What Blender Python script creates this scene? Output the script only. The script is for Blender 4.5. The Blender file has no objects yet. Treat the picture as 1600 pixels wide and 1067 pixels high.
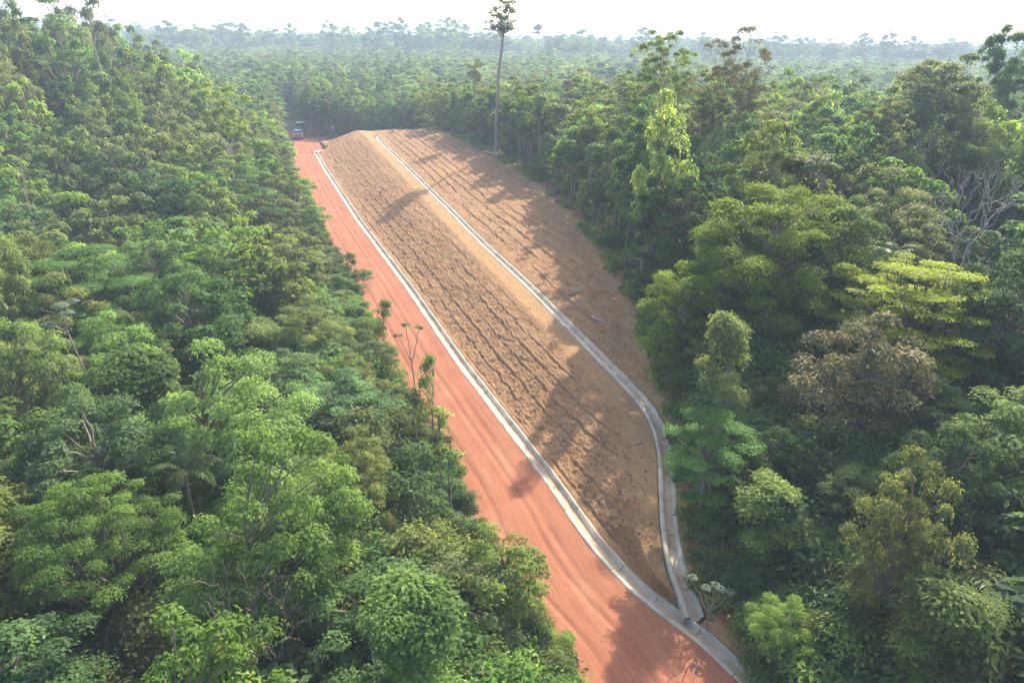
import bpy, math, time
import numpy as np
from mathutils import Matrix, Vector

T0 = time.time()
R_ = math.radians
SC = bpy.context.scene
COL = SC.collection

# ------------------------------------------------------------------ camera
CAM_H, HFOV, PITCH, ROLL = 22.0, 70.0, R_(22.9), R_(1.2)
_f = np.array([0, math.cos(PITCH), -math.sin(PITCH)])
_r0 = np.array([1.0, 0, 0]); _u0 = np.cross(_r0, _f)
_R = _r0 * math.cos(ROLL) + _u0 * math.sin(ROLL)
_U = -_r0 * math.sin(ROLL) + _u0 * math.cos(ROLL)
CAMP = np.array([0, 0, CAM_H])
cam_d = bpy.data.cameras.new('camera'); cam = bpy.data.objects.new('camera', cam_d); COL.objects.link(cam)
cam_d.sensor_fit = 'HORIZONTAL'; cam_d.angle = R_(HFOV); cam_d.clip_start = 0.3; cam_d.clip_end = 30000
M = Matrix.Identity(4)
for i in range(3):
    M[i][0] = _R[i]; M[i][1] = _U[i]; M[i][2] = -_f[i]; M[i][3] = CAMP[i]
cam.matrix_world = M
SC.camera = cam
FPX = 800 / math.tan(R_(HFOV / 2))

def ray(u, v):
    return _f + _R * (u - 800) / FPX - _U * (v - 533.5) / FPX
def at_z(u, v, z):
    d = ray(u, v); return CAMP + d * ((z - CAM_H) / d[2])
def at_y(u, v, y):
    d = ray(u, v); return CAMP + d * (y / d[1])
def to_px(p):
    q = np.asarray(p, float) - CAMP; w = q @ _f
    return 800 + FPX * (q @ _R) / w, 533.5 - FPX * (q @ _U) / w, w

# ------------------------------------------------------------------ sky, sun, exposure
SUN_AZ, SUN_EL = R_(26), R_(40)
world = bpy.data.worlds.new('World'); SC.world = world; world.use_nodes = True
wn = world.node_tree.nodes; wl = world.node_tree.links
bg = wn['Background']; sky = wn.new('ShaderNodeTexSky')
sky.sky_type = 'NISHITA'; sky.sun_disc = False; sky.sun_elevation = SUN_EL; sky.sun_rotation = SUN_AZ
sky.altitude = 50; sky.air_density = 1.0; sky.dust_density = 3.0; sky.ozone_density = 1.0
wl.new(sky.outputs[0], bg.inputs[0]); bg.inputs[1].default_value = 0.15
sun_d = bpy.data.lights.new('sun', 'SUN'); sun_d.energy = 3.35; sun_d.angle = R_(0.7); sun_d.color = (1.0, 0.93, 0.82)
sun = bpy.data.objects.new('sun', sun_d); COL.objects.link(sun)
sdir = Vector((math.sin(SUN_AZ) * math.cos(SUN_EL), math.cos(SUN_AZ) * math.cos(SUN_EL), math.sin(SUN_EL)))
sun.rotation_euler = sdir.to_track_quat('Z', 'Y').to_euler(); sun.location = (30, 60, 90)
vs = SC.view_settings; vs.view_transform = 'Standard'; vs.look = 'None'; vs.gamma = 1; vs.exposure = 1.68; vs.use_curve_mapping = False
SC.cycles.use_denoising = True; SC.cycles.denoising_prefilter = 'ACCURATE'
SC.cycles.max_bounces = 6; SC.cycles.diffuse_bounces = 4; SC.cycles.glossy_bounces = 2
SC.cycles.transmission_bounces = 4; SC.cycles.transparent_max_bounces = 4; SC.cycles.volume_bounces = 1
SC.cycles.caustics_reflective = False; SC.cycles.caustics_refractive = False

# ------------------------------------------------------------------ noise
def _hash(ix, iy, s):
    h = (ix.astype(np.int64) * 374761393 + iy.astype(np.int64) * 668265263 + s * 974711) & 0xFFFFFFFF
    h = ((h ^ (h >> 13)) * 1274126177) & 0xFFFFFFFF
    h = (h ^ (h >> 16)) & 0xFFFFFF
    return h / float(0xFFFFFF)
def vnoise(x, y, s=0):
    x = np.asarray(x, float); y = np.asarray(y, float)
    ix = np.floor(x); iy = np.floor(y); fx = x - ix; fy = y - iy
    fx = fx * fx * (3 - 2 * fx); fy = fy * fy * (3 - 2 * fy)
    a = _hash(ix, iy, s); b = _hash(ix + 1, iy, s); c = _hash(ix, iy + 1, s); d = _hash(ix + 1, iy + 1, s)
    return (a + (b - a) * fx) * (1 - fy) + (c + (d - c) * fx) * fy
def fbm(x, y, o=4, s=0):
    t = 0; a = 0.5; n = 0
    for i in range(o):
        t = t + a * vnoise(x * 2 ** i, y * 2 ** i, s + i * 17); n += a; a *= 0.55
    return t / n
def sstep(a, b, x):
    t = np.clip((x - a) / (b - a), 0, 1); return t * t * (3 - 2 * t)

# ------------------------------------------------------------------ plan of the earthworks (metres; road at z = 0)
LOW = np.array([(13.2, 8), (10.6, 16), (9.15, 20.3), (7.7, 22.6), (5.75, 24.6), (4.1, 27.9), (2.5, 32.6), (0.1, 38.6), (-3.7, 48.1), (-9.6, 64.3),
                (-19.5, 90), (-33.3, 128.2), (-38.0, 142.0), (-43, 156), (-49, 172), (-60, 200)])
UPP = np.array([(13.9, 8, 0), (11.2, 16, 0), (9.6, 20.3, 0.0), (7.99, 22.78, 0.03), (7.57, 23.57, 0.28), (7.29, 24.71, 0.60), (7.31, 26.75, 1.00), (7.66, 29.61, 1.40), (8.16, 32.59, 1.70), (8.36, 35.48, 1.95), (7.97, 38.21, 2.10), (6.87, 41.41, 2.20), (5.28, 46.19, 2.30),
                (3.35, 51.88, 2.45), (0.98, 59.00, 2.60), (-2.69, 69.24, 2.75), (-7.81, 84.80, 2.95), (-15.54, 108.42, 3.20), (-25.65, 139.06, 3.50), (-29.5, 150, 3.5), (-34, 163, 3.5), (-48, 200, 3.5)])
FOR = np.array([(14.4, 8, 0), (11.6, 16, 0), (9.8, 20.6, 0), (8.8, 24.1, .5), (8.6, 26.6, 1.1), (8.95, 30.1, 1.8), (9.3, 33.2, 2.3), (9.45, 36.3, 2.7), (9.4, 43.3, 3.2), (9.35, 50.5, 3.6), (8.40, 63.29, 4.05), (6.01, 79.60, 4.40), (2.06, 96.89, 4.70), (-3.58, 115.36, 4.90),
                (-12.45, 137.42, 5.00), (-19, 153, 4.9), (-25, 166, 4.8), (-40, 200, 4.6)])
def soften(A, step=.55, it=6):
    q = np.arange(A[0, 1], A[-1, 1], step); S = np.stack([np.interp(q, A[:, 1], A[:, k]) for k in range(A.shape[1])], -1)
    for _ in range(it): S[1:-1] = .25 * S[:-2] + .5 * S[1:-1] + .25 * S[2:]
    return S
LOW = soften(LOW); UPP = soften(UPP)
_cL = 1 / np.sqrt(1 + np.gradient(LOW[:, 0], LOW[:, 1]) ** 2); _cU = 1 / np.sqrt(1 + np.gradient(UPP[:, 0], UPP[:, 1]) ** 2)
cL = lambda y: np.interp(y, LOW[:, 1], _cL); cU = lambda y: np.interp(y, UPP[:, 1], _cU)
xL = lambda y: np.interp(y, LOW[:, 1], LOW[:, 0])
xU = lambda y: np.maximum(np.interp(y, UPP[:, 1], UPP[:, 0]), xL(y) + 0.3)
zU = lambda y: np.interp(y, UPP[:, 1], UPP[:, 2])
xF = lambda y: np.maximum(np.interp(y, FOR[:, 1], FOR[:, 0]), xU(y) + 0.4)
zF = lambda y: np.interp(y, FOR[:, 1], FOR[:, 2])
ROADW = lambda y: np.interp(y, [8, 20, 25, 30, 200], [8.0, 7.2, 6.2, 5.8, 6.0])
def end_of_mound(x, y):
    thr = np.interp(x, [-60, -45, -38, -31, -24, -20, -11, 0, 40], [158, 151, 148, 148, 146, 143, 139, 148, 190])
    return 1 - sstep(1, 13, y - thr)
def land(x, y):
    """smooth height of the ground everywhere"""
    x = np.asarray(x, float); y = np.asarray(y, float)
    yc = np.clip(y, 8, 200)
    l = xL(yc); u = xU(yc); f = xF(yc); hu = zU(yc); hf = zF(yc)
    bw = np.minimum(1.5, 0.3 * (u - l))
    s0 = l + 0.52 / cL(yc); s1 = np.maximum(u - 0.55 - bw, s0 + 0.1)
    t = np.clip((x - s0) / (s1 - s0), 0, 1)
    low = hu * (0.55 * t + 0.45 * t * t * (3 - 2 * t))
    t2 = np.clip((x - (u + 0.5)) / np.maximum(f - u - 0.5, 0.3), 0, 1.0)
    z = np.where(x < s1, low, hu + (hf - hu) * (0.6 * t2 + 0.4 * np.sin(t2 * math.pi / 2)))
    z = np.where(x < s0, 0, z) * end_of_mound(x, y)
    # forest to the right: rolls on and falls away gently
    dr = np.maximum(x - f, 0)
    z = z + sstep(0, 25, dr) * (1.2 * np.sin(x * 0.05 + y * 0.03) - 2.5 * sstep(10, 90, dr))
    # left of the road: fill slope down, then a hill far left
    dl = np.maximum((l - ROADW(yc)) - x, 0)
    z = z - 0.9 * sstep(0.2, 3.5, dl) + 8.0 * sstep(18, 80, dl) * sstep(45, 110, y) * (1 - sstep(170, 300, y))
    z = z - 1.0 * sstep(6, 30, dl) * (1 - sstep(45, 90, y))
    # land beyond
    z = z * (1 - sstep(170, 320, y)) - 0.5 * sstep(160, 260, y)
    return z
def land1(x, y): return float(land(np.array([x]), np.array([y]))[0])

# ------------------------------------------------------------------ materials
def new_mat(name):
    m = bpy.data.materials.new(name); m.use_nodes = True
    nt = m.node_tree; b = nt.nodes['Principled BSDF']; return m, nt, b
def N(nt, typ, **kw):
    n = nt.nodes.new(typ)
    for k, v in kw.items(): setattr(n, k, v)
    return n
def noise_node(nt, vec, scale, detail=5, rough=0.6):
    n = N(nt, 'ShaderNodeTexNoise'); n.inputs['Scale'].default_value = scale; n.inputs['Detail'].default_value = detail; n.inputs['Roughness'].default_value = rough
    if vec is not None: nt.links.new(vec, n.inputs['Vector'])
    return n
def ramp(nt, fac, stops):
    r = N(nt, 'ShaderNodeValToRGB'); e = r.color_ramp.elements
    while len(e) < len(stops): e.new(0.5)
    for i, (p, c) in enumerate(stops):
        e[i].position = p; e[i].color = (*c, 1)
    nt.links.new(fac, r.inputs['Fac']); return r
def mixc(nt, fac, a, b, mode='MIX'):
    m = N(nt, 'ShaderNodeMix', data_type='RGBA', blend_type=mode)
    for sock, v in ((m.inputs[0], fac), (m.inputs[6], a), (m.inputs[7], b)):
        if hasattr(v, 'is_linked') or hasattr(v, 'links'): nt.links.new(v, sock)
        elif isinstance(v, (int, float)): sock.default_value = v
        else: sock.default_value = (*v, 1)
    return m.outputs[2]
def bump(nt, b, h, strength, dist, prev=None):
    n = N(nt, 'ShaderNodeBump'); n.inputs['Strength'].default_value = strength; n.inputs['Distance'].default_value = dist
    nt.links.new(h, n.inputs['Height'])
    if prev is not None: nt.links.new(prev, n.inputs['Normal'])
    nt.links.new(n.outputs[0], b.inputs['Normal']); return n.outputs[0]

def leaf_mat(name, dark, light, tip=None, trans=0.50, rough=0.6, vary=0.28, sat=(.76, .99)):
    m, nt, b = new_mat(name)
    at = N(nt, 'ShaderNodeAttribute', attribute_name='tint')
    oi = N(nt, 'ShaderNodeObjectInfo')
    stops = [(0.0, dark), (0.75, light), (1.0, tip or light)]
    c = ramp(nt, at.outputs['Fac'], stops).outputs[0]
    hsv = N(nt, 'ShaderNodeHueSaturation')
    mr = N(nt, 'ShaderNodeMapRange'); mr.inputs[3].default_value = 0.475; mr.inputs[4].default_value = 0.52
    nt.links.new(oi.outputs['Random'], mr.inputs[0]); nt.links.new(mr.outputs[0], hsv.inputs['Hue'])
    mul = N(nt, 'ShaderNodeMath', operation='MULTIPLY'); mul.inputs[1].default_value = 7.31
    nt.links.new(oi.outputs['Random'], mul.inputs[0])
    fr = N(nt, 'ShaderNodeMath', operation='FRACT'); nt.links.new(mul.outputs[0], fr.inputs[0])
    mv = N(nt, 'ShaderNodeMapRange'); mv.inputs[3].default_value = 1 - vary; mv.inputs[4].default_value = 1 + vary
    nt.links.new(fr.outputs[0], mv.inputs[0]); nt.links.new(mv.outputs[0], hsv.inputs['Value'])
    mul2 = N(nt, 'ShaderNodeMath', operation='MULTIPLY'); mul2.inputs[1].default_value = 23.7
    nt.links.new(oi.outputs['Random'], mul2.inputs[0])
    fr2 = N(nt, 'ShaderNodeMath', operation='FRACT'); nt.links.new(mul2.outputs[0], fr2.inputs[0])
    ms = N(nt, 'ShaderNodeMapRange'); ms.inputs[3].default_value = sat[0]; ms.inputs[4].default_value = sat[1]
    nt.links.new(fr2.outputs[0], ms.inputs[0]); nt.links.new(ms.outputs[0], hsv.inputs['Saturation'])
    nt.links.new(c, hsv.inputs['Color'])
    nt.links.new(hsv.outputs[0], b.inputs['Base Color'])
    b.inputs['Roughness'].default_value = rough; b.inputs['Specular IOR Level'].default_value = 0.10
    tr = N(nt, 'ShaderNodeBsdfTranslucent')
    warm = mixc(nt, 1.0, hsv.outputs[0], (1.25, 1.30, 0.65), 'MULTIPLY'); nt.links.new(warm, tr.inputs[0])
    mx = N(nt, 'ShaderNodeMixShader'); mx.inputs[0].default_value = trans
    nt.links.new(b.outputs[0], mx.inputs[1]); nt.links.new(tr.outputs[0], mx.inputs[2])
    nt.links.new(mx.outputs[0], nt.nodes['Material Output'].inputs[0])
    return m
def bark_mat(name, a, c):
    m, nt, b = new_mat(name)
    tc = N(nt, 'ShaderNodeTexCoord'); mp = N(nt, 'ShaderNodeMapping'); mp.inputs['Scale'].default_value = (5, 5, 0.9)
    nt.links.new(tc.outputs['Object'], mp.inputs[0])
    n = noise_node(nt, mp.outputs[0], 2.0, 6)
    r = ramp(nt, n.outputs[0], [(0.3, a), (0.7, c)]); nt.links.new(r.outputs[0], b.inputs['Base Color'])
    b.inputs['Roughness'].default_value = 0.9; bump(nt, b, n.outputs[0], 0.6, 0.05); return m
def plain(name, col, rough=0.5, metal=0.0, vary=0.12):
    m, nt, b = new_mat(name)
    tc = N(nt, 'ShaderNodeTexCoord'); n = noise_node(nt, tc.outputs['Object'], 3.0, 4)
    lo = tuple(c * (1 - vary) for c in col); hi = tuple(min(1, c * (1 + vary)) for c in col)
    r = ramp(nt, n.outputs[0], [(0.3, lo), (0.7, hi)]); nt.links.new(r.outputs[0], b.inputs['Base Color'])
    b.inputs['Roughness'].default_value = rough; b.inputs['Metallic'].default_value = metal; return m

LEAF = {
    'dome':  leaf_mat('leaf_mid_green', (0.056, 0.114, 0.020), (0.136, 0.251, 0.043), (0.275, 0.383, 0.070)),
    'olive': leaf_mat('leaf_olive', (0.081, 0.111, 0.027), (0.180, 0.228, 0.056), (0.293, 0.315, 0.093)),
    'light': leaf_mat('leaf_yellow_green', (0.103, 0.174, 0.023), (0.225, 0.332, 0.044), (0.413, 0.442, 0.064)),
    'dark':  leaf_mat('leaf_dark_green', (0.034, 0.082, 0.020), (0.087, 0.168, 0.042), (0.173, 0.253, 0.070), rough=0.65),
    'layer': leaf_mat('leaf_feathery_green', (0.071, 0.137, 0.029), (0.151, 0.258, 0.053), (0.212, 0.321, 0.067)),
    'open':  leaf_mat('leaf_grey_olive', (0.089, 0.107, 0.046), (0.186, 0.208, 0.088), (0.283, 0.267, 0.121)),
    'slender': leaf_mat('leaf_fresh_green', (0.071, 0.125, 0.022), (0.178, 0.253, 0.046), (0.339, 0.378, 0.067)),
    'lime':  leaf_mat('leaf_lime', (0.150, 0.190, 0.014), (0.330, 0.400, 0.026), (0.42, 0.46, 0.04), vary=0.05, sat=(1.0, 1.05)),
    'moss':  leaf_mat('leaf_bright_crown', (0.075, 0.135, 0.020), (0.175, 0.275, 0.040), (0.25, 0.34, 0.06), vary=0.05, sat=(1.0, 1.05)),
    'brown': leaf_mat('leaf_brownish_grey', (0.095, 0.092, 0.036), (0.205, 0.190, 0.078), (0.30, 0.26, 0.12), trans=0.3, vary=0.06, sat=(.95, 1.0)),
    'palm':  leaf_mat('leaf_palm', (0.050, 0.085, 0.018), (0.110, 0.160, 0.040), (0.18, 0.22, 0.07), rough=0.38),
    'palmdry': leaf_mat('leaf_palm_dry', (0.13, 0.095, 0.05), (0.22, 0.16, 0.09), None, trans=0.15),
    'silver': leaf_mat('leaf_silver_green', (0.075, 0.115, 0.065), (0.14, 0.20, 0.12), None, vary=0.05),
    'yellow': leaf_mat('leaf_yellowing', (0.25, 0.20, 0.03), (0.45, 0.36, 0.05), None),
}
BARK = bark_mat('bark_grey_brown', (0.10, 0.075, 0.055), (0.22, 0.175, 0.135))
BARK_MID = bark_mat('bark_mid', (0.15, 0.12, 0.09), (0.27, 0.225, 0.18))
BARK_PALE = bark_mat('bark_pale', (0.26, 0.21, 0.16), (0.42, 0.36, 0.29))
BARK_DEAD = bark_mat('bark_weathered', (0.26, 0.21, 0.175), (0.42, 0.36, 0.31))

# ------------------------------------------------------------------ mesh helpers
def mesh_np(name, V, F, mat=None, tint=None, smooth=False):
    """V (n,3), F (m,k) all with the same k, or list of such arrays"""
    V = np.ascontiguousarray(V, dtype=np.float32)
    Fs = F if isinstance(F, list) else [F]
    Fs = [np.asarray(f, dtype=np.int32) for f in Fs if len(f)]
    me = bpy.data.meshes.new(name)
    me.vertices.add(len(V)); me.vertices.foreach_set('co', V.ravel())
    loops = np.concatenate([f.ravel() for f in Fs]); tot = np.concatenate([np.full(len(f), f.shape[1], np.int32) for f in Fs])
    start = np.concatenate([[0], np.cumsum(tot)[:-1]]).astype(np.int32)
    me.loops.add(len(loops)); me.loops.foreach_set('vertex_index', loops)
    me.polygons.add(len(tot)); me.polygons.foreach_set('loop_start', start); me.polygons.foreach_set('loop_total', tot)
    if smooth: me.polygons.foreach_set('use_smooth', np.ones(len(tot), bool))
    if tint is not None:
        a = me.attributes.new('tint', 'FLOAT', 'POINT'); a.data.foreach_set('value', np.ascontiguousarray(tint, dtype=np.float32))
    me.update(calc_edges=True)
    if mat: me.materials.append(mat)
    return me
def link(name, me, parent=None):
    o = bpy.data.objects.new(name, me); COL.objects.link(o)
    if parent is not None: o.parent = parent
    return o
def tag(o, label=None, cat=None, group=None, kind=None):
    if label: o['label'] = label
    if cat: o['category'] = cat
    if group: o['group'] = group
    if kind: o['kind'] = kind
    return o
def empty(name, loc, rz=0.0, scale=None):
    o = bpy.data.objects.new(name, None); COL.objects.link(o); o.empty_display_size = 0.3
    o.location = loc; o.rotation_euler = (0, 0, rz)
    if scale is not None: o.scale = scale
    return o
def unit(a): return a / np.maximum(np.linalg.norm(a, axis=-1, keepdims=True), 1e-9)

class Tubes:
    def __init__(s, sides=6): s.V = []; s.F = []; s.n = 0; s.sides = sides
    def add(s, pts, rad, sides=None):
        k = sides or s.sides
        P = np.asarray(pts, float); rad = np.asarray(rad, float)
        T = np.gradient(P, axis=0); T = unit(T)
        ref = np.where(np.abs(T[:, 2:3]) > 0.9, np.array([[1.0, 0, 0]]), np.array([[0, 0, 1.0]]))
        A = unit(np.cross(T, ref)); B = np.cross(T, A)
        for i in range(1, len(P)):                 # keep frames aligned
            A[i] = A[i - 1] - T[i] * (A[i - 1] @ T[i]); A[i] /= max(np.linalg.norm(A[i]), 1e-9); B[i] = np.cross(T[i], A[i])
        th = np.arange(k) * 2 * math.pi / k
        ring = (A[:, None, :] * np.cos(th)[None, :, None] + B[:, None, :] * np.sin(th)[None, :, None]) * rad[:, None, None] + P[:, None, :]
        s.V.append(ring.reshape(-1, 3))
        n = len(P); i = np.arange(n - 1)[:, None]; j = np.arange(k)[None, :]; j2 = (j + 1) % k
        q = np.stack(np.broadcast_arrays(i * k + j, i * k + j2, (i + 1) * k + j2, (i + 1) * k + j), -1).reshape(-1, 4) + s.n
        s.F.append(q); s.n += n * k
    def mesh(s, name, mat):
        return mesh_np(name, np.concatenate(s.V), np.concatenate(s.F), mat, smooth=True)

def leaf_quads(P, D, Nn, L, Wd, fold=0.18):
    """P base, D direction, Nn normal; rhombic leaf folded along the middle"""
    Nn = unit(Nn - D * np.sum(Nn * D, -1, keepdims=True)); S = np.cross(D, Nn)
    L = L[:, None]; Wd = Wd[:, None]
    v0 = P; v1 = P + D * L * 0.45 + S * Wd * 0.5 + Nn * Wd * fold; v2 = P + D * L - Nn * L * 0.12; v3 = P + D * L * 0.45 - S * Wd * 0.5 + Nn * Wd * fold
    V = np.stack([v0, v1, v2, v3], 1).reshape(-1, 3)
    F = np.arange(len(P) * 4).reshape(-1, 4)
    return V, F

def clump_leaves(rng, C, Rr, flat, L, cover, up=0.6, tint=None, hang=0.25, spread=1.0):
    """leaves on the upper shells of clumps C (n,3), radius Rr (n,)"""
    Wd = L * 0.5
    n = np.maximum((cover * 2 * math.pi * Rr ** 2 * (0.5 + 0.5 * flat) / (0.5 * L * Wd)).astype(int), 6)
    idx = np.repeat(np.arange(len(C)), n); m = len(idx)
    d = unit(rng.normal(size=(m, 3))); d[:, 2] = np.where(rng.random(m) < 0.78, np.abs(d[:, 2]), d[:, 2]); d = unit(d)
    rr = Rr[idx] * (0.5 + 0.5 * rng.random(m) ** 0.45) * (1 + 0.16 * rng.normal(size=m) * spread)
    # leaves gather on little sprays so that clumps are uneven
    k = rng.integers(0, 9, m); spr = unit(rng.normal(size=(len(C), 9, 3))); spr[..., 2] = np.abs(spr[..., 2]) * 0.8
    d = unit(d + 0.75 * spr[idx, k])
    P = C[idx] + d * rr[:, None] * np.stack([np.ones(m), np.ones(m), flat[idx]], -1)
    g = rng.normal(size=(m, 3))
    Nn = unit(d * 0.55 + np.array([0, 0, up]) + g * 0.38)
    D = unit(d * np.array([1, 1, 0.3]) + rng.normal(size=(m, 3)) * 0.55 - np.array([0, 0, hang]))
    D = unit(D - Nn * np.sum(D * Nn, -1, keepdims=True))
    cf = (.68 + .68 * rng.random(len(C)))[idx]; l = L * cf * (0.7 + 0.6 * rng.random(m)); w = Wd * cf * (0.75 + 0.5 * rng.random(m))
    V, F = leaf_quads(P - D * l[:, None] * 0.5, D, Nn, l, w)
    ct = (tint if tint is not None else rng.random(len(C)))
    t = np.clip(0.6 * ct[idx] + 0.25 * rng.random(m) + 0.2 * (k / 9.0) * rng.random(m), 0, 0.86)
    t = np.where(rng.random(m) < 0.03, 0.95, t)
    return V, F, np.repeat(t, 4)

def poisson_in(rng, sampler, n, tries=40):
    pts = []
    cand = sampler(n * tries)
    # farthest-ish point picking
    pts = [cand[0]]; dmin = np.linalg.norm(cand - cand[0], axis=1)
    while len(pts) < n:
        i = int(np.argmax(dmin * (0.85 + 0.15 * rng.random(len(cand))))); pts.append(cand[i])
        dmin = np.minimum(dmin, np.linalg.norm(cand - cand[i], axis=1))
    return np.array(pts)

def curve_pts(a, b, n, rng, sag=0.0, wob=0.06):
    t = np.linspace(0, 1, n)[:, None]; a = np.asarray(a, float); b = np.asarray(b, float); L = np.linalg.norm(b - a)
    P = a + (b - a) * t
    P = P + rng.normal(size=P.shape) * wob * L * np.sin(t * math.pi)
    P[:, 2] += sag * L * np.sin(t[:, 0] * math.pi)
    return P

def tree_dense(seed, kind, H=8.0, R=3.0, base=0.35, nclump=46, L=0.24, cover=1.5, top=0.85, flat=0.75, lobes=5, crad=(.22, .13), trunk_r=None, bark=None, lean=(0, 0), limbs=True, tmat=None):
    """closed crown of leaf clumps on an uneven dome"""
    rng = np.random.default_rng(seed)
    zc = H * base; hc = H - zc
    lob = rng.normal(size=(lobes, 2)); lobdir = rng.random(lobes) * 2 * math.pi; lobamp = 0.1 + 0.26 * rng.random(lobes)
    def shape(d):                                      # radius multiplier by direction
        az = np.arctan2(d[:, 1], d[:, 0]); m = np.ones(len(d)) * 0.86
        for a, k in zip(lobdir, lobamp): m += k * np.maximum(np.cos(az - a), 0) ** 5 * (0.6 + 0.4 * np.sin(3 * d[:, 2] + a))
        return m
    def sampler(n):
        d = unit(rng.normal(size=(n, 3))); d[:, 2] = np.where(rng.random(n) < 0.8, np.abs(d[:, 2]), d[:, 2]); d = unit(d)
        r = (0.35 + 0.65 * rng.random(n) ** 0.5) * shape(d)
        p = d * r[:, None] * np.array([R, R, hc * 0.6 if top > 0.8 else hc * 0.5]); p[:, 2] += zc + hc * 0.38
        return p[p[:, 2] > zc * 0.85]
    C = poisson_in(rng, sampler, nclump)
    C += rng.normal(size=C.shape) * 0.08 * R
    Rr = R * (crad[0] + crad[1] * rng.random(nclump)); fl = np.full(nclump, flat) * (0.85 + 0.3 * rng.random(nclump))
    V, F, t = clump_leaves(rng, C, Rr, fl, L, cover)
    me_c = mesh_np(f'crown_{kind}', V, F, tmat or LEAF[kind], t)
    tb = Tubes(6); tr = trunk_r or 0.022 * H + 0.03
    ztop = H * 0.8; tp = np.array([[0, 0, -0.6], [0.02 * H * rng.normal() * .3, 0.02 * H * rng.normal() * .3, H * 0.2], [lean[0] * .5 + 0.02 * H * rng.normal(), lean[1] * .5 + 0.02 * H * rng.normal(), H * 0.45], [lean[0] + 0.03 * H * rng.normal(), lean[1] + 0.03 * H * rng.normal(), ztop]])
    tz = tp[:, 2]; tpos = lambda z: np.array([np.interp(z, tz, tp[:, 0]), np.interp(z, tz, tp[:, 1]), z])
    tb.add([tpos(z) for z in np.linspace(-0.6, ztop, 8)], tr * np.linspace(1.15, 0.25, 8), 7)
    if limbs:
        for c in C:
            hd = math.hypot(c[0], c[1]); z0 = np.clip(c[2] - hd * (0.5 + 0.4 * rng.random()), zc * 0.75, ztop * 0.97)
            P = curve_pts(tpos(z0), c, 5, rng, sag=0.08, wob=0.035); tb.add(P, tr * np.linspace(0.26, 0.07, 5), 5)
    return dict(kind=kind, H=H, R=R, crown=me_c, trunk=tb.mesh('trunk', bark or BARK))

def skeleton(rng, H, trunk_frac, spread, levels, splits, lean=0.0, upb=0.35, taper=0.68, ang=0.6, r0=0.2, wob=0.07):
    """branching: returns list of (pts, radii) and tips with directions"""
    segs = []; tips = []
    d0 = unit(np.array([lean, lean * 0.3, 1.0])); tl = H * trunk_frac
    P = curve_pts((0, 0, -0.5), d0 * tl, 6, rng, wob=0.025); segs.append((P, r0 * np.linspace(1.15, 0.75, 6)))
    def grow(p, d, L, r, lv):
        k = splits[min(lv, len(splits) - 1)]; az0 = rng.random() * 6.28
        for i in range(k):
            az = az0 + i * 6.28 / k + rng.normal() * 0.35; a = ang * (0.7 + 0.6 * rng.random()) * spread
            ref = unit(np.cross(d, [0.3, 0.5, 0.8])); b2 = np.cross(d, ref)
            nd = unit(d * math.cos(a) + (ref * math.cos(az) + b2 * math.sin(az)) * math.sin(a) + np.array([0, 0, upb * 0.5]))
            l = L * (0.75 + 0.5 * rng.random()); e = p + nd * l
            Q = curve_pts(p, e, 5, rng, sag=0.05, wob=wob); segs.append((Q, r * np.linspace(0.75, 0.45, 5)))
            if lv + 1 >= levels: tips.append((e, nd))
            else:
                if lv + 2 >= levels: tips.append((Q[3], nd))
                grow(e, nd, l * taper, r * 0.5, lv + 1)
    cl = (H - tl) * (1 - taper) / (1 - taper ** levels) * 1.15
    grow(P[-1], d0, cl, r0 * 0.85, 0)
    return segs, tips
def tree_open(seed, kind, H=12.0, trunk_frac=0.4, spread=1.0, levels=3, splits=(4, 3, 3), L=0.28, cover=1.1, clump=0.9, flat=0.55, r0=0.22, bark=None, lean=0.0, keep=1.0, ang=0.62, upb=0.35, tmat=None, wob=0.07, taper=.68, asp=None):
    rng = np.random.default_rng(seed)
    segs, tips = skeleton(rng, H, trunk_frac, spread, levels, splits, lean, upb, taper, ang, r0, wob)
    zmax = max(e[2] for e, _ in tips); s = (H - clump * flat) / zmax
    sv = np.array([s, s, s]) if asp is None else np.array([s * asp, s * asp, s])
    tb = Tubes(6)
    for P, r in segs: tb.add(P * sv, np.maximum(r * s, 0.012), 6 if r[0] > 0.08 else 4)
    C = np.array([e * sv for e, _ in tips]); C = C[rng.random(len(C)) < keep]
    Rr = clump * (0.7 + 0.6 * rng.random(len(C)))
    V, F, t = clump_leaves(rng, C, Rr, np.full(len(C), flat), L, cover, up=0.8)
    R = float(np.max(np.abs(C[:, :2]))) + clump * .5
    return dict(kind=kind, H=H, R=R, crown=mesh_np(f'crown_{kind}', V, F, tmat or LEAF[kind], t), trunk=tb.mesh('trunk', bark or BARK))
def tree_dead(seed, H=9.0, r0=0.14, levels=4, splits=(3, 3, 2, 2), spread=0.9, bark=None, trunk_frac=0.4, lean=0.0, upb=.35):
    rng = np.random.default_rng(seed)
    segs, tips = skeleton(rng, H, trunk_frac, spread, levels, splits, lean, upb, 0.7, 0.55, r0, 0.09)
    s = H / max(e[2] for e, _ in tips)
    a = Tubes(7); b = Tubes(5)
    a.add(segs[0][0] * s, segs[0][1])
    for P, r in segs[1:]: b.add(P * s, np.maximum(r, 0.014), 5 if r[0] > .04 else 4)
    return dict(kind='dead', H=H, R=H * .35, crown=b.mesh('branches', bark or BARK_DEAD), trunk=a.mesh('trunk', bark or BARK_DEAD))
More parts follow.
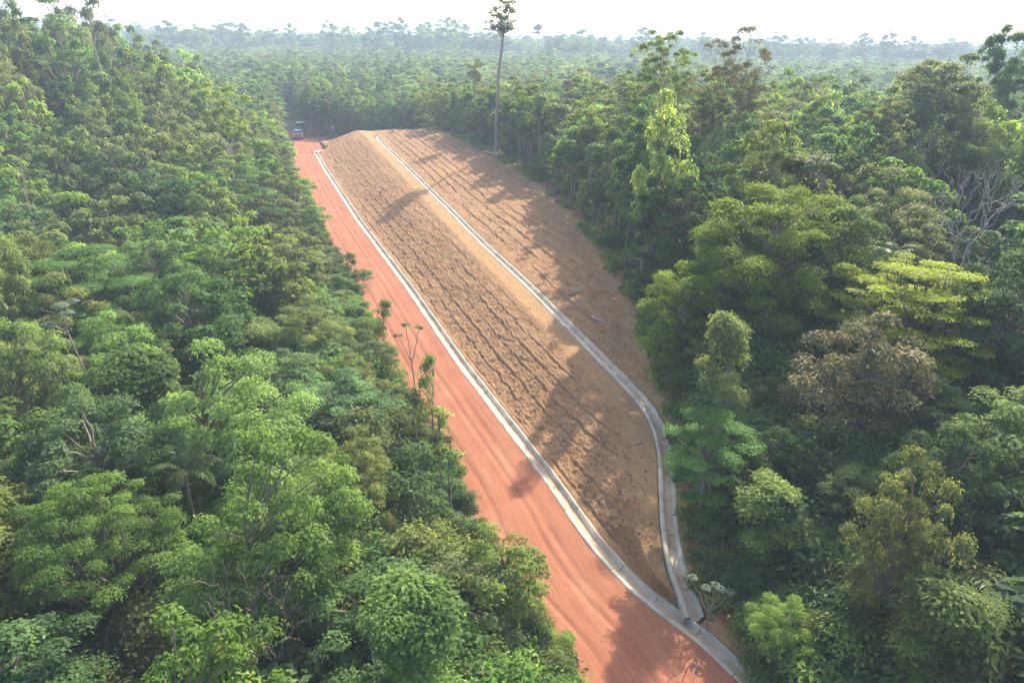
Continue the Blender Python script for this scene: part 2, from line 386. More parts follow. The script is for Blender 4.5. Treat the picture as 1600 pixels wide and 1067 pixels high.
def tree_layer(seed, kind='layer', H=9.0, R=4.0, L=0.3, nplate=26, cover=1.1, bark=None, layers=4, thick=.25, tmat=None, dome=.28, pr=(.2, .12)):
    """wide flat-topped crown of thin feathery plates"""
    rng = np.random.default_rng(seed)
    def sampler(n):
        az = rng.random(n) * 6.28; r = R * np.sqrt(rng.random(n)) * (0.85 + 0.15 * np.sin(3 * az + seed))
        lay = rng.integers(0, layers, n) / max(layers - 1, 1)
        z = H * (1 - dome * (r / R) ** 2) - lay * H * thick + rng.normal(size=n) * 0.12
        return np.stack([r * np.cos(az), r * np.sin(az), z], -1)
    C = poisson_in(rng, sampler, nplate)
    Rr = R * (pr[0] + pr[1] * rng.random(nplate))
    V, F, t = clump_leaves(rng, C, Rr, np.full(nplate, 0.22), L, cover, up=1.5, hang=0.1)
    tb = Tubes(6); tr = 0.025 * H + .04
    hub = np.array([rng.normal() * .2, rng.normal() * .2, H * 0.52])
    tb.add(curve_pts((0, 0, -.6), hub, 6, rng, wob=.03), tr * np.linspace(1.1, .7, 6), 7)
    for c in C:
        P = curve_pts(hub, c - np.array([0, 0, .1]), 6, rng, sag=-0.08, wob=.03); tb.add(P, tr * np.linspace(.42, .08, 6), 5)
    return dict(kind=kind, H=H, R=R, crown=mesh_np(f'crown_{kind}', V, F, tmat or LEAF[kind], t), trunk=tb.mesh('trunk', bark or BARK))
def tree_slender(seed, kind='slender', H=12.0, R=1.6, base=.55, L=.28, cover=1.2, ncl=18, bark=None, tmat=None):
    rng = np.random.default_rng(seed)
    n = ncl; z = H * (base + (0.97 - base) * rng.random(n) ** .8); z[-3:] = H * np.array([.97, .93, .9])
    rr = R * (1.0 - 0.45 * ((z / H - base) / (1 - base))) * np.sqrt(rng.random(n)); az = rng.random(n) * 6.28
    C = np.stack([rr * np.cos(az), rr * np.sin(az), z], -1); Rr = R * (.38 + .25 * rng.random(n))
    V, F, t = clump_leaves(rng, C, Rr, np.full(n, .8), L, cover)
    tb = Tubes(6); top = np.array([rng.normal() * .3, rng.normal() * .3, H * .95]); Pt = curve_pts((0, 0, -.6), top, 9, rng, wob=.012); tr = .011 * H + .02
    tb.add(Pt, tr * np.linspace(1.1, .3, 9), 6)
    for c in C:
        z0 = max(c[2] - .8 * R * rng.random() - .3, H * .3); a = np.array([np.interp(z0, Pt[:, 2], Pt[:, 0]), np.interp(z0, Pt[:, 2], Pt[:, 1]), z0])
        tb.add(curve_pts(a, c, 4, rng, wob=.05), tr * np.linspace(.4, .12, 4), 4)
    return dict(kind=kind, H=H, R=R, crown=mesh_np(f'crown_{kind}', V, F, tmat or LEAF[kind], t), trunk=tb.mesh('trunk', bark or BARK_MID))
def bush(seed, kind, H=2.2, R=1.6, L=.13, ncl=18, cover=1.1):
    rng = np.random.default_rng(seed)
    az = rng.random(ncl) * 6.28; r = R * np.sqrt(rng.random(ncl)); C = np.stack([r * np.cos(az), r * np.sin(az), H * (.25 + .55 * rng.random(ncl)) * (1.1 - .5 * (r / R) ** 2)], -1)
    V, F, t = clump_leaves(rng, C, R * (.28 + .2 * rng.random(ncl)), np.full(ncl, .8), L, cover)
    tb = Tubes(4)
    for c in C: tb.add(curve_pts((c[0] * .15, c[1] * .15, -.3), c, 4, rng, wob=.05), np.linspace(.04, .012, 4))
    return dict(kind='bush', H=H, R=R, crown=mesh_np('crown_bush', V, F, LEAF[kind], t), trunk=tb.mesh('stems', BARK))

# ------------------------------------------------------------------ soils
def road_vec(nt):
    """coordinates turned so that x runs across and y along the road"""
    tc = N(nt, 'ShaderNodeTexCoord'); mp = N(nt, 'ShaderNodeMapping'); mp.inputs['Rotation'].default_value = (0, 0, R_(-20.3))
    nt.links.new(tc.outputs['Object'], mp.inputs[0]); return mp.outputs[0]
def stretch(nt, vec, sx, sy):
    mp = N(nt, 'ShaderNodeMapping'); mp.inputs['Scale'].default_value = (sx, sy, 1); nt.links.new(vec, mp.inputs[0]); return mp.outputs[0]
def road_mat():
    m, nt, b = new_mat('red_laterite_road'); v = road_vec(nt)
    big = noise_node(nt, v, 0.22, 7, .7); streak = noise_node(nt, stretch(nt, v, 2.2, 0.13), 1.0, 8, .72); fine = noise_node(nt, v, 9.0, 6, .75); pale = noise_node(nt, stretch(nt, v, 1.1, .22), .9, 7, .7)
    c = ramp(nt, streak.outputs[0], [(.30, (0.188, 0.063, 0.033)), (.5, (0.255, 0.098, 0.054)), (.72, (0.303, 0.132, 0.079))]).outputs[0]
    c = mixc(nt, ramp(nt, big.outputs[0], [(.40, (0, 0, 0)), (.62, (.75, .75, .75))]).outputs[0], c, (0.303, 0.128, 0.067))
    c = mixc(nt, ramp(nt, pale.outputs[0], [(.54, (0, 0, 0)), (.70, (.6, .6, .6))]).outputs[0], c, (0.351, 0.189, 0.117))
    c = mixc(nt, ramp(nt, fine.outputs[0], [(.35, (.35, .35, .35)), (.6, (0, 0, 0))]).outputs[0], c, (0.163, 0.055, 0.026))
    speck = noise_node(nt, v, 26.0, 3, .6); blot = noise_node(nt, v, .55, 8, .75)
    c = mixc(nt, ramp(nt, speck.outputs[0], [(.62, (0, 0, 0)), (.72, (.55, .55, .55))]).outputs[0], c, (0.446, 0.279, 0.200))
    c = mixc(nt, ramp(nt, blot.outputs[0], [(.36, (.5, .5, .5)), (.50, (0, 0, 0))]).outputs[0], c, (0.241, 0.089, 0.049))
    # shoulder: sandier where the attribute says so
    at = N(nt, 'ShaderNodeAttribute', attribute_name='tint'); nn = noise_node(nt, v, 1.2, 5)
    mm = N(nt, 'ShaderNodeMath', operation='MULTIPLY'); nt.links.new(at.outputs['Fac'], mm.inputs[0]); nt.links.new(nn.outputs[0], mm.inputs[1])
    c = mixc(nt, ramp(nt, mm.outputs[0], [(.25, (0, 0, 0)), (.55, (.9, .9, .9))]).outputs[0], c, (0.243, 0.132, 0.067))
    nt.links.new(c, b.inputs['Base Color']); b.inputs['Roughness'].default_value = .95; b.inputs['Specular IOR Level'].default_value = .1
    h = bump(nt, b, streak.outputs[0], .5, .08); bump(nt, b, fine.outputs[0], .6, .04, h); return m
def slope_mat():
    m, nt, b = new_mat('tan_tilled_soil'); v = road_vec(nt)
    big = noise_node(nt, v, .13, 6, .6); mid = noise_node(nt, stretch(nt, v, 1.6, .55), 1.1, 7, .7); clod = noise_node(nt, v, 7.0, 5, .7)
    c = ramp(nt, mid.outputs[0], [(.30, (0.170, 0.091, 0.042)), (.48, (0.259, 0.146, 0.071)), (.70, (0.340, 0.212, 0.106))]).outputs[0]
    c = mixc(nt, ramp(nt, big.outputs[0], [(.40, (0, 0, 0)), (.66, (.5, .5, .5))]).outputs[0], c, (0.325, 0.175, 0.076))
    c = mixc(nt, ramp(nt, clod.outputs[0], [(.32, (.6, .6, .6)), (.50, (0, 0, 0))]).outputs[0], c, (0.116, 0.060, 0.028))
    at = N(nt, 'ShaderNodeAttribute', attribute_name='tint')     # 0 tilled, .5 trodden yellow bench, 1 red earth
    nn = noise_node(nt, v, .7, 6, .7); ad = N(nt, 'ShaderNodeMath', operation='MULTIPLY_ADD'); nt.links.new(nn.outputs[0], ad.inputs[0]); ad.inputs[1].default_value = .5; nt.links.new(at.outputs['Fac'], ad.inputs[2])
    red = ramp(nt, ad.outputs[0], [(.86, (0, 0, 0)), (1.12, (1, 1, 1))]).outputs[0]
    ben = ramp(nt, at.outputs['Fac'], [(.0, (0, 0, 0)), (.45, (.5, .5, .5)), (.55, (.5, .5, .5)), (.8, (0, 0, 0))]).outputs[0]
    c = mixc(nt, ben, c, (0.387, 0.245, 0.111)); c = mixc(nt, red, c, (0.254, 0.089, 0.041))
    nt.links.new(c, b.inputs['Base Color']); b.inputs['Roughness'].default_value = .95; b.inputs['Specular IOR Level'].default_value = .1
    h = bump(nt, b, mid.outputs[0], .5, .15); bump(nt, b, clod.outputs[0], 1.0, .10, h); return m
def litter_mat():
    m, nt, b = new_mat('forest_floor'); tc = N(nt, 'ShaderNodeTexCoord')
    a = noise_node(nt, tc.outputs['Object'], .5, 6); f = noise_node(nt, tc.outputs['Object'], 6, 6, .7)
    c = ramp(nt, a.outputs[0], [(.3, (.035, .045, .018)), (.6, (.075, .062, .036)), (.8, (.05, .075, .026))]).outputs[0]
    c = mixc(nt, ramp(nt, f.outputs[0], [(.4, (0, 0, 0)), (.65, (.7, .7, .7))]).outputs[0], c, (.12, .085, .055))
    # the far plain is wooded
    xyz = N(nt, 'ShaderNodeSeparateXYZ'); nt.links.new(tc.outputs['Object'], xyz.inputs[0])
    far = N(nt, 'ShaderNodeMapRange'); far.inputs[1].default_value = 300; far.inputs[2].default_value = 700; nt.links.new(xyz.outputs[1], far.inputs[0])
    c = mixc(nt, far.outputs[0], c, (.045, .075, .03))
    nt.links.new(c, b.inputs['Base Color']); b.inputs['Roughness'].default_value = 1; bump(nt, b, f.outputs[0], .8, .12); return m
def concrete_mat():
    m, nt, b = new_mat('pale_concrete'); tc = N(nt, 'ShaderNodeTexCoord'); oi = N(nt, 'ShaderNodeObjectInfo'); gm = N(nt, 'ShaderNodeNewGeometry')
    a = noise_node(nt, gm.outputs['Position'], 1.1, 6, .65); f = noise_node(nt, gm.outputs['Position'], 14, 5, .7)
    c = ramp(nt, a.outputs[0], [(.28, (0.297, 0.240, 0.167)), (.5, (0.425, 0.357, 0.260)), (.7, (0.510, 0.434, 0.322))]).outputs[0]
    c = mixc(nt, ramp(nt, f.outputs[0], [(.3, (.4, .4, .4)), (.5, (0, 0, 0))]).outputs[0], c, (0.283, 0.211, 0.139))
    mr = N(nt, 'ShaderNodeMapRange'); mr.inputs[3].default_value = .82; mr.inputs[4].default_value = 1.06; nt.links.new(oi.outputs['Random'], mr.inputs[0])
    cb = N(nt, 'ShaderNodeCombineColor'); [nt.links.new(mr.outputs[0], cb.inputs[i]) for i in range(3)]
    c = mixc(nt, 1.0, c, cb.outputs[0], 'MULTIPLY')
    # washed-in soil in the channel floor
    s = noise_node(nt, gm.outputs['Position'], .8, 6, .7)
    at = N(nt, 'ShaderNodeAttribute', attribute_name='tint'); mu = N(nt, 'ShaderNodeMath', operation='MULTIPLY'); nt.links.new(s.outputs[0], mu.inputs[0]); nt.links.new(at.outputs['Fac'], mu.inputs[1])
    c = mixc(nt, ramp(nt, mu.outputs[0], [(.40, (0, 0, 0)), (.60, (.7, .7, .7))]).outputs[0], c, (0.297, 0.185, 0.098))
    nt.links.new(c, b.inputs['Base Color']); b.inputs['Roughness'].default_value = .85; bump(nt, b, f.outputs[0], .4, .015); return m
M_ROAD, M_SLOPE, M_LITTER, M_CONC = road_mat(), slope_mat(), litter_mat(), concrete_mat()

def grid_faces(nr, nc):
    i = np.arange(nr - 1)[:, None] * nc; j = np.arange(nc - 1)[None, :]
    return np.stack([i + j, i + j + 1, i + nc + j + 1, i + nc + j], -1).reshape(-1, 4)

# ground: one sheet out to the horizon, sunk a little under the earthworks
def axis(parts): return np.unique(np.concatenate([np.arange(a, b, s) for a, b, s in parts]))
gx = axis([(-9000, -1000, 800), (-1000, -300, 50), (-300, -90, 10), (-90, 90, 1.5), (90, 300, 10), (300, 1000, 50), (1000, 9001, 800)])
gy = axis([(-400, -40, 40), (-40, 8, 4), (8, 190, 1.5), (190, 400, 10), (400, 1000, 50), (1000, 15001, 700)])
X, Y = np.meshgrid(gx, gy)
Z = land(X, Y) + 0.35 * (fbm(X * .15, Y * .15, 3, 5) - .5)
yc = np.clip(Y, 8, 200)
inside = sstep(-1.0, 1.0, X - (xL(yc) - ROADW(yc) - 2.2)) * sstep(-1.0, 1.0, (xF(yc) + 2.2) - X) * sstep(6, 9, Y) * (1 - sstep(168, 174, Y))
Z = Z - 0.75 * inside - .9 * sstep(.4, 2.0, X - (xL(yc) - ROADW(yc) - 1.5)) * sstep(.4, 2.0, (xF(yc) + 1.6) - X) * sstep(8, 10, Y) * (1 - sstep(164, 168, Y))
ground = link('ground', mesh_np('ground', np.stack([X, Y, Z], -1).reshape(-1, 3), grid_faces(*X.shape), M_LITTER, smooth=True)); tag(ground, kind='structure')

# road sheet, with wheel ruts, grader lines and an earth shoulder
ys = np.concatenate([np.geomspace(8, 172, 520)]); ncol = 120
t = np.linspace(0, 1, ncol)[None, :]; Yr = np.repeat(ys[:, None], ncol, 1)
l = xL(Yr); w = ROADW(Yr)
widen = sstep(141, 150, Yr)                                # the junction behind the end of the slope opens to the right
right = l + widen * 34 * (1 - sstep(164, 171, Yr))
left = l - w - 3.0
Xr = left + (right - left) * t
d = (Xr - (l - w)) * 0.938                                   # metres from the left edge of the carriageway
Zr = land(Xr, Yr) * (1 - widen) + 0.03 * widen
Zr += 0.03
along = Yr * 1.066
ed = d + .25 * (fbm(along * .08, d * 0, 3, 3) - .5)
Zr += 0.05 * (fbm(ed * 1.6, along * .05, 3, 9) - .5) + .03 * (fbm(ed * 4.5, along * .12, 2, 10) - .5)
for rc, ra in ((1.7, .06), (3.3, .06), (3.9, .03), (.75, .05)): Zr -= ra * np.exp(-((ed - rc) / .17) ** 2) * (.4 + fbm(along * .1, ed * .2, 2, 11))
Zr += .13 * np.exp(-((ed - .25) / .2) ** 2) * fbm(along * .3, ed, 2, 12) * 1.2     # windrow at the edge
Zr += (.05 * (fbm(Xr * 2.2, Yr * 2.2, 3, 13) - .5)) * sstep(.4, -.5, d)
Zr -= .5 * sstep(-.46, -.36, (Xr - l) * cL(Yr)) * (1 - widen)
Zr[:, 0] -= 1.2; Zr[:, 1] -= .5
rt = np.clip(sstep(.5, -.8, d), 0, 1)
road = link('road', mesh_np('road', np.stack([Xr, Yr, Zr], -1).reshape(-1, 3), grid_faces(*Xr.shape), M_ROAD, rt.ravel(), smooth=True)); tag(road, kind='structure')

# cut slope: tilled rows, trodden bench beside the upper channel
ys = np.concatenate([np.geomspace(19.0, 172, 770)]); ncol = 300
t = np.linspace(0, 1, ncol)[None, :]; Ys = np.repeat(ys[:, None], ncol, 1)
l = xL(Ys) + 2.3 * sstep(141, 147, Ys); u = xU(Ys); fe = xF(Ys) + 2.6
Xs = l + (fe - l) * t
E_ = end_of_mound(Xs, Ys); Zs = land(Xs, Ys) + .02
dl = (Xs - l) * cL(Ys) - .42; du = (Xs - u) * cU(Ys); wid = np.maximum((u - l) * .938, .3)
bw = np.minimum(1.5, .3 * wid)
on_low = sstep(.1, .5, dl) * sstep(.3, .8, -(du + bw + .3)) ; on_up = sstep(.7, 1.2, du) * sstep(.2, 1.2, (xF(Ys) + .3 - Xs))
al = Ys * 1.06
def rows(dist, sp, seed, amp, keep):
    wv = dist + .30 * (fbm(al * .07, dist * .12, 3, seed) - .5) * 2 + .15 * (fbm(al * 1.3, dist * .8, 3, seed + 7) - .5) * 2
    k = np.floor(wv / sp); ph = wv / sp - k
    on = vnoise(al * .07 + k * 7.3, k * 3.1, seed + 3) * .6 + .4 * vnoise(al * .5 + k * 3.3, k * 1.7, seed + 4); on = sstep(keep, keep + .22, on)
    prof = -np.exp(-((ph - .45) / .065) ** 2) + .6 * np.exp(-((ph - .60) / .08) ** 2) + .30 * (ph - .5)
    return amp * prof * (.12 + .88 * on)
pits = sstep(.60, .74, fbm(al * 3.6, dl * 2.6, 2, 41))
Zs += E_ * on_low * (rows(dl, .80, 21, .075, .30) * (.45 + .55 * sstep(8.0, 4.0, dl)) - .06 * pits * sstep(6.5, 1.0, dl) - .05 * sstep(.60, .75, fbm(al * 1.3, dl * 4, 2, 44)))
Zs += E_ * on_up * (rows(du, 1.1, 31, .12, .25) - .09 * sstep(.62, .76, fbm(al * 1.6, du * 2.6, 2, 45)))
rough = (on_low + on_up)
Zs += E_ * rough * (.09 * (fbm(Xs * 1.1, Ys * 1.1, 3, 51) - .5) + .06 * (fbm(Xs * 3.1, Ys * 3.1, 2, 52) - .5) + .10 * (fbm(Xs * 7.5, Ys * 7.5, 2, 55) - .5))
Zs += E_ * (on_low + on_up) * .22 * (fbm(al * .16, dl * .5, 2, 53) - .5)
Zs += .03 * (fbm(Xs * 2, Ys * 2, 2, 54) - .5)
Zs -= .42 * sstep(.48, .36, np.abs(du)) * (Ys > 23) * (Ys < 142)      # trench for the upper channel
Zs += .07 * np.exp(-((dl - .12) / .1) ** 2) * (fbm(al * .8, dl, 2, 60))
Zs -= .5 * sstep(.04, -.06, dl) * (Ys < 147)
Zs[:, -1] -= 1.2; Zs[:, -2] -= .5
tt = np.zeros_like(Zs)
tt += .30 * sstep(-bw - .45, -bw - .1, du) * sstep(.5, .2, du) * sstep(24, 30, Ys)
redz = np.clip((1 - E_) * 1.6, 0, 1) + .75 * sstep(-2.2, .2, Xs - xF(Ys)) * sstep(110, 90, Ys) + .6 * sstep(30, 24, Ys) * sstep(.4, 1.4, du)
tt = np.maximum(tt, np.clip(redz, 0, 1))
slope = link('cut_slope', mesh_np('cut_slope', np.stack([Xs, Ys, Zs], -1).reshape(-1, 3), grid_faces(*Xs.shape), M_SLOPE, tt.ravel(), smooth=True)); tag(slope, kind='structure')
def slope_z(x, y): return land1(x, y) + .05

# ------------------------------------------------------------------ concrete channels
def resample(P, step):
    P = np.asarray(P, float); s = np.concatenate([[0], np.cumsum(np.linalg.norm(np.diff(P, axis=0), axis=1))])
    n = max(int(round(s[-1] / step)), 1); q = np.linspace(0, s[-1], n * 4 + 1)
    # smooth the polyline a little
    S = np.stack([np.interp(q, s, P[:, k]) for k in range(3)], -1)
    for _ in range(3):
        S[1:-1] = .25 * S[:-2] + .5 * S[1:-1] + .25 * S[2:]
    return S, n
def channel(P, width, depth, label, seg=2.3, open_right=True, seed=1):
    rng = np.random.default_rng(seed)
    S, n = resample(P, seg)
    root = empty('drainage_channel', tuple(S[0])); tag(root, label, 'drain')
    Tn = unit(np.gradient(S, axis=0)); Sd = unit(np.stack([-Tn[:, 1], Tn[:, 0], np.zeros(len(Tn))], -1))    # towards the uphill side
    h = width / 2
    prof = [(-h, -.35), (-h, .025), (-h + .22, .03), (-h + .27, -depth * .9), (-h + .30, -depth), (h - .24, -depth), (h - .19, -depth * .9), (h - .12, .03), (h, .02), (h, -.35)]
    pt = [0, .3, .35, .8, 1.1, 1.1, .8, .4, .3, 0]
    k = len(prof)
    for i in range(n):
        idx = np.arange(i * 4, i * 4 + 5)
        o = rng.normal() * .008; V = []; tn = []
        for a, j in enumerate(idx):
            g = .012 if a == 0 else (-.012 if a == 4 else 0)            # open joint
            for (x, z), tv in zip(prof, pt):
                V.append(S[j] + Tn[j] * g + Sd[j] * (x + rng.normal() * .012) + np.array([0, 0, z + o + rng.normal() * .006]) - S[0]); tn.append(tv)
        F = grid_faces(5, k)
        me = mesh_np('channel_segment', np.array(V), [F], M_CONC, tn)
        o_ = link('channel_segment', me, root)
    return root
low_pts = [(-36.2, 147.0, .10), (-38.0, 146.0, .05), (-38.8, 144.0, .03)] + [(x, y, .01) for x, y in LOW[::-1][::3] if 11 < y < 142]
upp_pts = [(-24.6, 142.4, 3.54), (-25.8, 141.4, 3.54)] + [(x, y, z - .01) for x, y, z in UPP[::-1][::3] if 23.2 < y < 139.5] + [(7.68, 23.15, .16)]
channel(low_pts, .88, .20, 'pale concrete roadside drain between the red road and the tilled slope', seed=3)
channel(upp_pts, .84, .20, 'pale concrete drain along the bench higher up the tilled slope', seed=4)

# ------------------------------------------------------------------ tree models
NEAR = [
    tree_dense(1, 'dome', 9, 3.1, .34, 95, .165, 1.12, crad=(.14, .13)), tree_dense(2, 'dome', 9, 2.7, .30, 82, .15, 1.12, flat=.85, crad=(.14, .13)), tree_dense(12, 'dome', 8.5, 3.2, .36, 99, .19, 1.08, flat=.65, crad=(.14, .13)), tree_dense(13, 'dome', 9, 2.5, .26, 85, .17, 1.12, lobes=8, crad=(.14, .13)),
    tree_dense(3, 'olive', 9, 3.0, .34, 92, .16, 1.02, crad=(.14, .13)), tree_dense(4, 'olive', 8, 3.3, .40, 89, .18, .95, flat=.6, crad=(.14, .13)), tree_dense(14, 'olive', 9, 2.6, .28, 92, .15, .98, lobes=8, crad=(.14, .13)),
    tree_dense(5, 'light', 8, 2.7, .34, 82, .17, .98, crad=(.14, .13)), tree_dense(6, 'light', 9, 2.4, .30, 79, .20, .95, flat=.6, crad=(.14, .13)), tree_dense(15, 'light', 8, 2.9, .30, 92, .15, .98, lobes=8, crad=(.14, .13)),
    tree_dense(7, 'dark', 9, 3.0, .30, 95, .19, 1.12, crad=(.14, .13)), tree_dense(16, 'dark', 9, 2.6, .26, 85, .17, 1.12, flat=.9, lobes=7, crad=(.14, .13)), tree_layer(8, 'layer', 8.5, 3.6, .15, 60, 1.2, dome=.4, thick=.35, layers=5),
    tree_open(9, 'open', 9, .36, 1.0, 3, (4, 3, 3), .16, .8, .85), tree_open(17, 'open', 9, .30, 1.0, 4, (4, 3, 2, 2), .16, .7, .6), tree_slender(10, 'slender', 9, 1.7, .42, .17, 1.0, 24),
    tree_dead(53, 9, .10, splits=(4, 3, 2, 2), spread=.9),
]
MID = [
    tree_dense(21, 'dome', 9, 3.0, .34, 40, .40, 1.25), tree_dense(22, 'dome', 9, 2.6, .30, 38, .36, 1.25, flat=.9), tree_dense(23, 'dome', 8, 3.3, .38, 42, .42, 1.2, flat=.6),
    tree_dense(24, 'olive', 9, 3.0, .34, 40, .38, 1.1), tree_dense(25, 'olive', 8, 3.4, .40, 40, .42, 1.0, flat=.6), tree_dense(26, 'olive', 9, 2.6, .32, 36, .34, 1.1),
    tree_dense(27, 'light', 8, 2.7, .34, 36, .38, 1.1), tree_dense(28, 'light', 9, 2.5, .30, 36, .42, 1.0, flat=.6),
    tree_dense(29, 'dark', 9, 2.9, .30, 40, .42, 1.3), tree_dense(30, 'dark', 9, 2.5, .28, 38, .38, 1.3, flat=.9),
    tree_layer(31, 'layer', 8.5, 3.8, .34, 34, 1.1), tree_layer(32, 'layer', 9, 3.3, .32, 30, 1.1, dome=.4),
    tree_open(33, 'open', 10, .38, 1.0, 3, (4, 3, 3), .32, .7, .9), tree_open(34, 'open', 10, .42, 1.1, 3, (5, 3, 2), .32, .6, .95),
    tree_slender(35, 'slender', 9, 1.6, .48, .34, 1.0, 20), tree_slender(36, 'slender', 10, 1.4, .55, .34, 1.0, 16), tree_slender(37, 'slender', 11, 1.5, .62, .32, 1.1, 16),
    tree_dead(54, 10, .12, splits=(4, 3, 2, 2), spread=.9),
]
BUSH = [bush(41, 'dome', 2.0, 1.6), bush(42, 'olive', 2.4, 1.5), bush(43, 'light', 1.8, 1.7), bush(44, 'dark', 2.2, 1.5, .16)]
print('models', round(time.time() - T0, 1))

def put_tree(name, pr, x, y, z, sxy, sz, rz, tilt=(0, 0)):
    root = empty(name, (x, y, z), rz, (sxy, sxy, sz)); root.rotation_euler = (tilt[0], tilt[1], rz)
    link('trunk', pr['trunk'], root)
    link('branches' if pr['kind'] == 'dead' else 'crown', pr['crown'], root)
    return root

LANDMARKS = []      # (short name, px, py)
SHIELD = []         # (px, py, radius px, depth) of singled-out crowns that nothing should hide
OCC = []            # (x, y, r) places taken by the singled-out trees
def hero(name, label, short, pr, u, vtop, y, wpx, rz=0.0, cat='tree', group=None, z0=None, clear=.55, tilt=(0, 0)):
    p = at_y(u, vtop, y); zb = land1(p[0], y) if z0 is None else z0
    Hh = p[2] - zb; w = to_px(p)[2]; Rw = wpx / 2 * w / FPX
    o = put_tree(name, pr, p[0], y, zb, Rw / pr['R'], Hh / pr['H'], rz, tilt)
    tag(o, label, cat, group)
    cx, cy, _ = to_px((p[0], y, zb + Hh * .72))
    if short: LANDMARKS.append((short, cx, cy))
    OCC.append((p[0], y, max(Rw * clear, .8))); SHIELD.append((cx, cy, wpx * .5, w))
    print('hero', name, short, np.round((p[0], y, zb, Hh, Rw), 1))
    return o

# tall emergent with bare pale trunk
rng = np.random.default_rng(77)
def emergent_model():
    rng = np.random.default_rng(5); H = 24.0
    P = np.array([(0, 0, -.6), (.1, 0, 2), (.0, .1, 6), (.25, .1, 10), (.15, .1, 12.5), (.6, 0, 16), (.75, 0, 18.6)])
    zt = np.linspace(-.6, 18.6, 16); P = np.stack([np.interp(zt, P[:, 2], P[:, k]) for k in range(3)], -1); P[1:-1] = (P[:-2] + 2 * P[1:-1] + P[2:]) / 4
    tb = Tubes(9); tb.add(P, np.interp(zt, [-.6, 1, 3, 10, 18.6], [.44, .32, .27, .22, .15]))
    C = []
    fork = P[-1]
    limbs = [((.15, .1, 21.8), .17), ((1.9, .3, 22.6), .15), ((-.6, -.2, 19.6), .1), ((1.9, -.2, 19.7), .1), ((1.0, .9, 21), .1), ((.9, -.9, 20.4), .09)]
    for e, r in limbs:
        e = np.array(e); tb.add(curve_pts(fork - np.array([0, 0, .6 * rng.random()]), e, 6, rng, sag=.06, wob=.04), np.linspace(r, .04, 6), 6)
        for _ in range(9):
            q = e + rng.normal(size=3) * np.array([.62, .62, .62]); C.append(q); tb.add(curve_pts(e - np.array([0, 0, .5]), q, 4, rng, wob=.06), np.linspace(.05, .015, 4), 4)
    for _ in range(10):
        q = np.array([.8, 0, 23.0]) + rng.normal(size=3) * np.array([.8, .8, .5]); C.append(q); tb.add(curve_pts((1.0, .1, 21.5), q, 4, rng, wob=.05), np.linspace(.06, .015, 4), 4)
    for _ in range(14):                         # lower ball of the crown
        q = np.array([.7, 0, 19.4]) + rng.normal(size=3) * np.array([.75, .75, .55]); C.append(q); tb.add(curve_pts(fork, q, 4, rng, wob=.05), np.linspace(.06, .015, 4), 4)
    C = np.array(C); V, F, t = clump_leaves(rng, C, np.full(len(C), .42) * (.7 + .6 * rng.random(len(C))), np.full(len(C), .7), .26, .75)
    return dict(kind='olive', H=24.0, R=2.3, crown=mesh_np('crown_emergent', V, F, LEAF['open'], t), trunk=tb.mesh('trunk', BARK_PALE))
p = at_z(775, 241, 4.85); SHIELD.append((780, 170, 22, 108)); SHIELD.append((777, 215, 22, 108))
BARK_EM = bark_mat('bark_emergent', (.17, .13, .10), (.31, .26, .21)); EMG = emergent_model(); EMG['trunk'].materials[0] = BARK_EM
em = put_tree('emergent_tree', EMG, p[0], p[1], 4.75, 1.12, (at_y(790, -4, p[1])[2] - 4.75) / 23.9, 0)
tag(em, 'very tall slender tree with bare pale trunk rising above the horizon', 'tree'); LANDMARKS.append(('very tall bare-trunked tree', 785, 130)); OCC.append((p[0], p[1], 1.5))

# big bright crown with thick leaning trunk, right
big = tree_dense(101, 'moss', 12, 4.4, .44, 95, .17, .95, flat=.65, lobes=6, crad=(.145, .11), trunk_r=.34, lean=(-1.4, 0.2))
hero('large_tree', 'large tree with bright green domed crown and thick crooked trunk in the right forest', 'large bright-domed tree', big, 1232, 300, 41, 240, 1.1)
lime = tree_layer(102, 'lime', 8, 3.6, .15, 110, 1.0, layers=5, thick=.30, dome=.34, pr=(.12, .08))
hero('lime_tree', 'vivid yellow-green flat-topped feathery tree among dark trees on the far right', 'vivid lime-yellow tree', lime, 1450, 415, 36, 275, .3)
brn = tree_dense(103, 'brown', 8, 2.6, .34, 56, .17, .8, flat=.8)
hero('brownish_tree', 'brownish grey thinly leaved round tree below the vivid yellow-green tree', 'brownish grey round tree', brn, 1365, 515, 31, 185, .6)
tier = tree_open(104, 'olive', 17, .30, 1.0, 4, (5, 3, 3, 2), .28, .9, .85, .42, r0=.42, ang=.62, upb=.40, bark=BARK_PALE, taper=.74)
hero('tall_tree', 'tall tree with tiered open crown and straight pale trunk at the slope edge', 'tall tiered tree', tier, 1030, 48, 78, 165, .2)
gry = tree_open(105, 'brown', 17, .24, 1.1, 4, (5, 3, 3, 2), .26, .62, .9, .5, r0=.5, ang=.55)
hero('broad_tree', 'broad tall tree with many grey branches and brownish sparse leaves on the skyline', 'tall grey-branched tree', gry, 1155, 40, 74, 205, 2.0)
vase = tree_open(106, 'open', 15, .26, 1.0, 4, (5, 3, 3, 2), .26, .9, .95, .55, r0=.36, ang=.5, upb=.5, bark=BARK_PALE)
hero('vase_tree', 'wide vase-shaped olive tree with fanning pale limbs in the right forest', 'vase-shaped olive tree', vase, 1478, 82, 70, 190, .4)
drk = tree_open(107, 'dark', 16, .42, 1.0, 4, (4, 3, 2, 2), .30, 1.2, 1.0, .6, r0=.36)
hero('dark_tree', 'dark blue-green tall tree breaking the skyline at the right border', 'dark tree at the right border', drk, 1585, 40, 84, 120, .9)
hero('forest_tree', 'dark round-headed tree at the slope edge below the tall tiered tree', None, NEAR[10], 1085, 270, 50, 120, .3)
edge = tree_dense(108, 'moss', 8, 2.6, .25, 50, .2, 1.2, flat=.6)
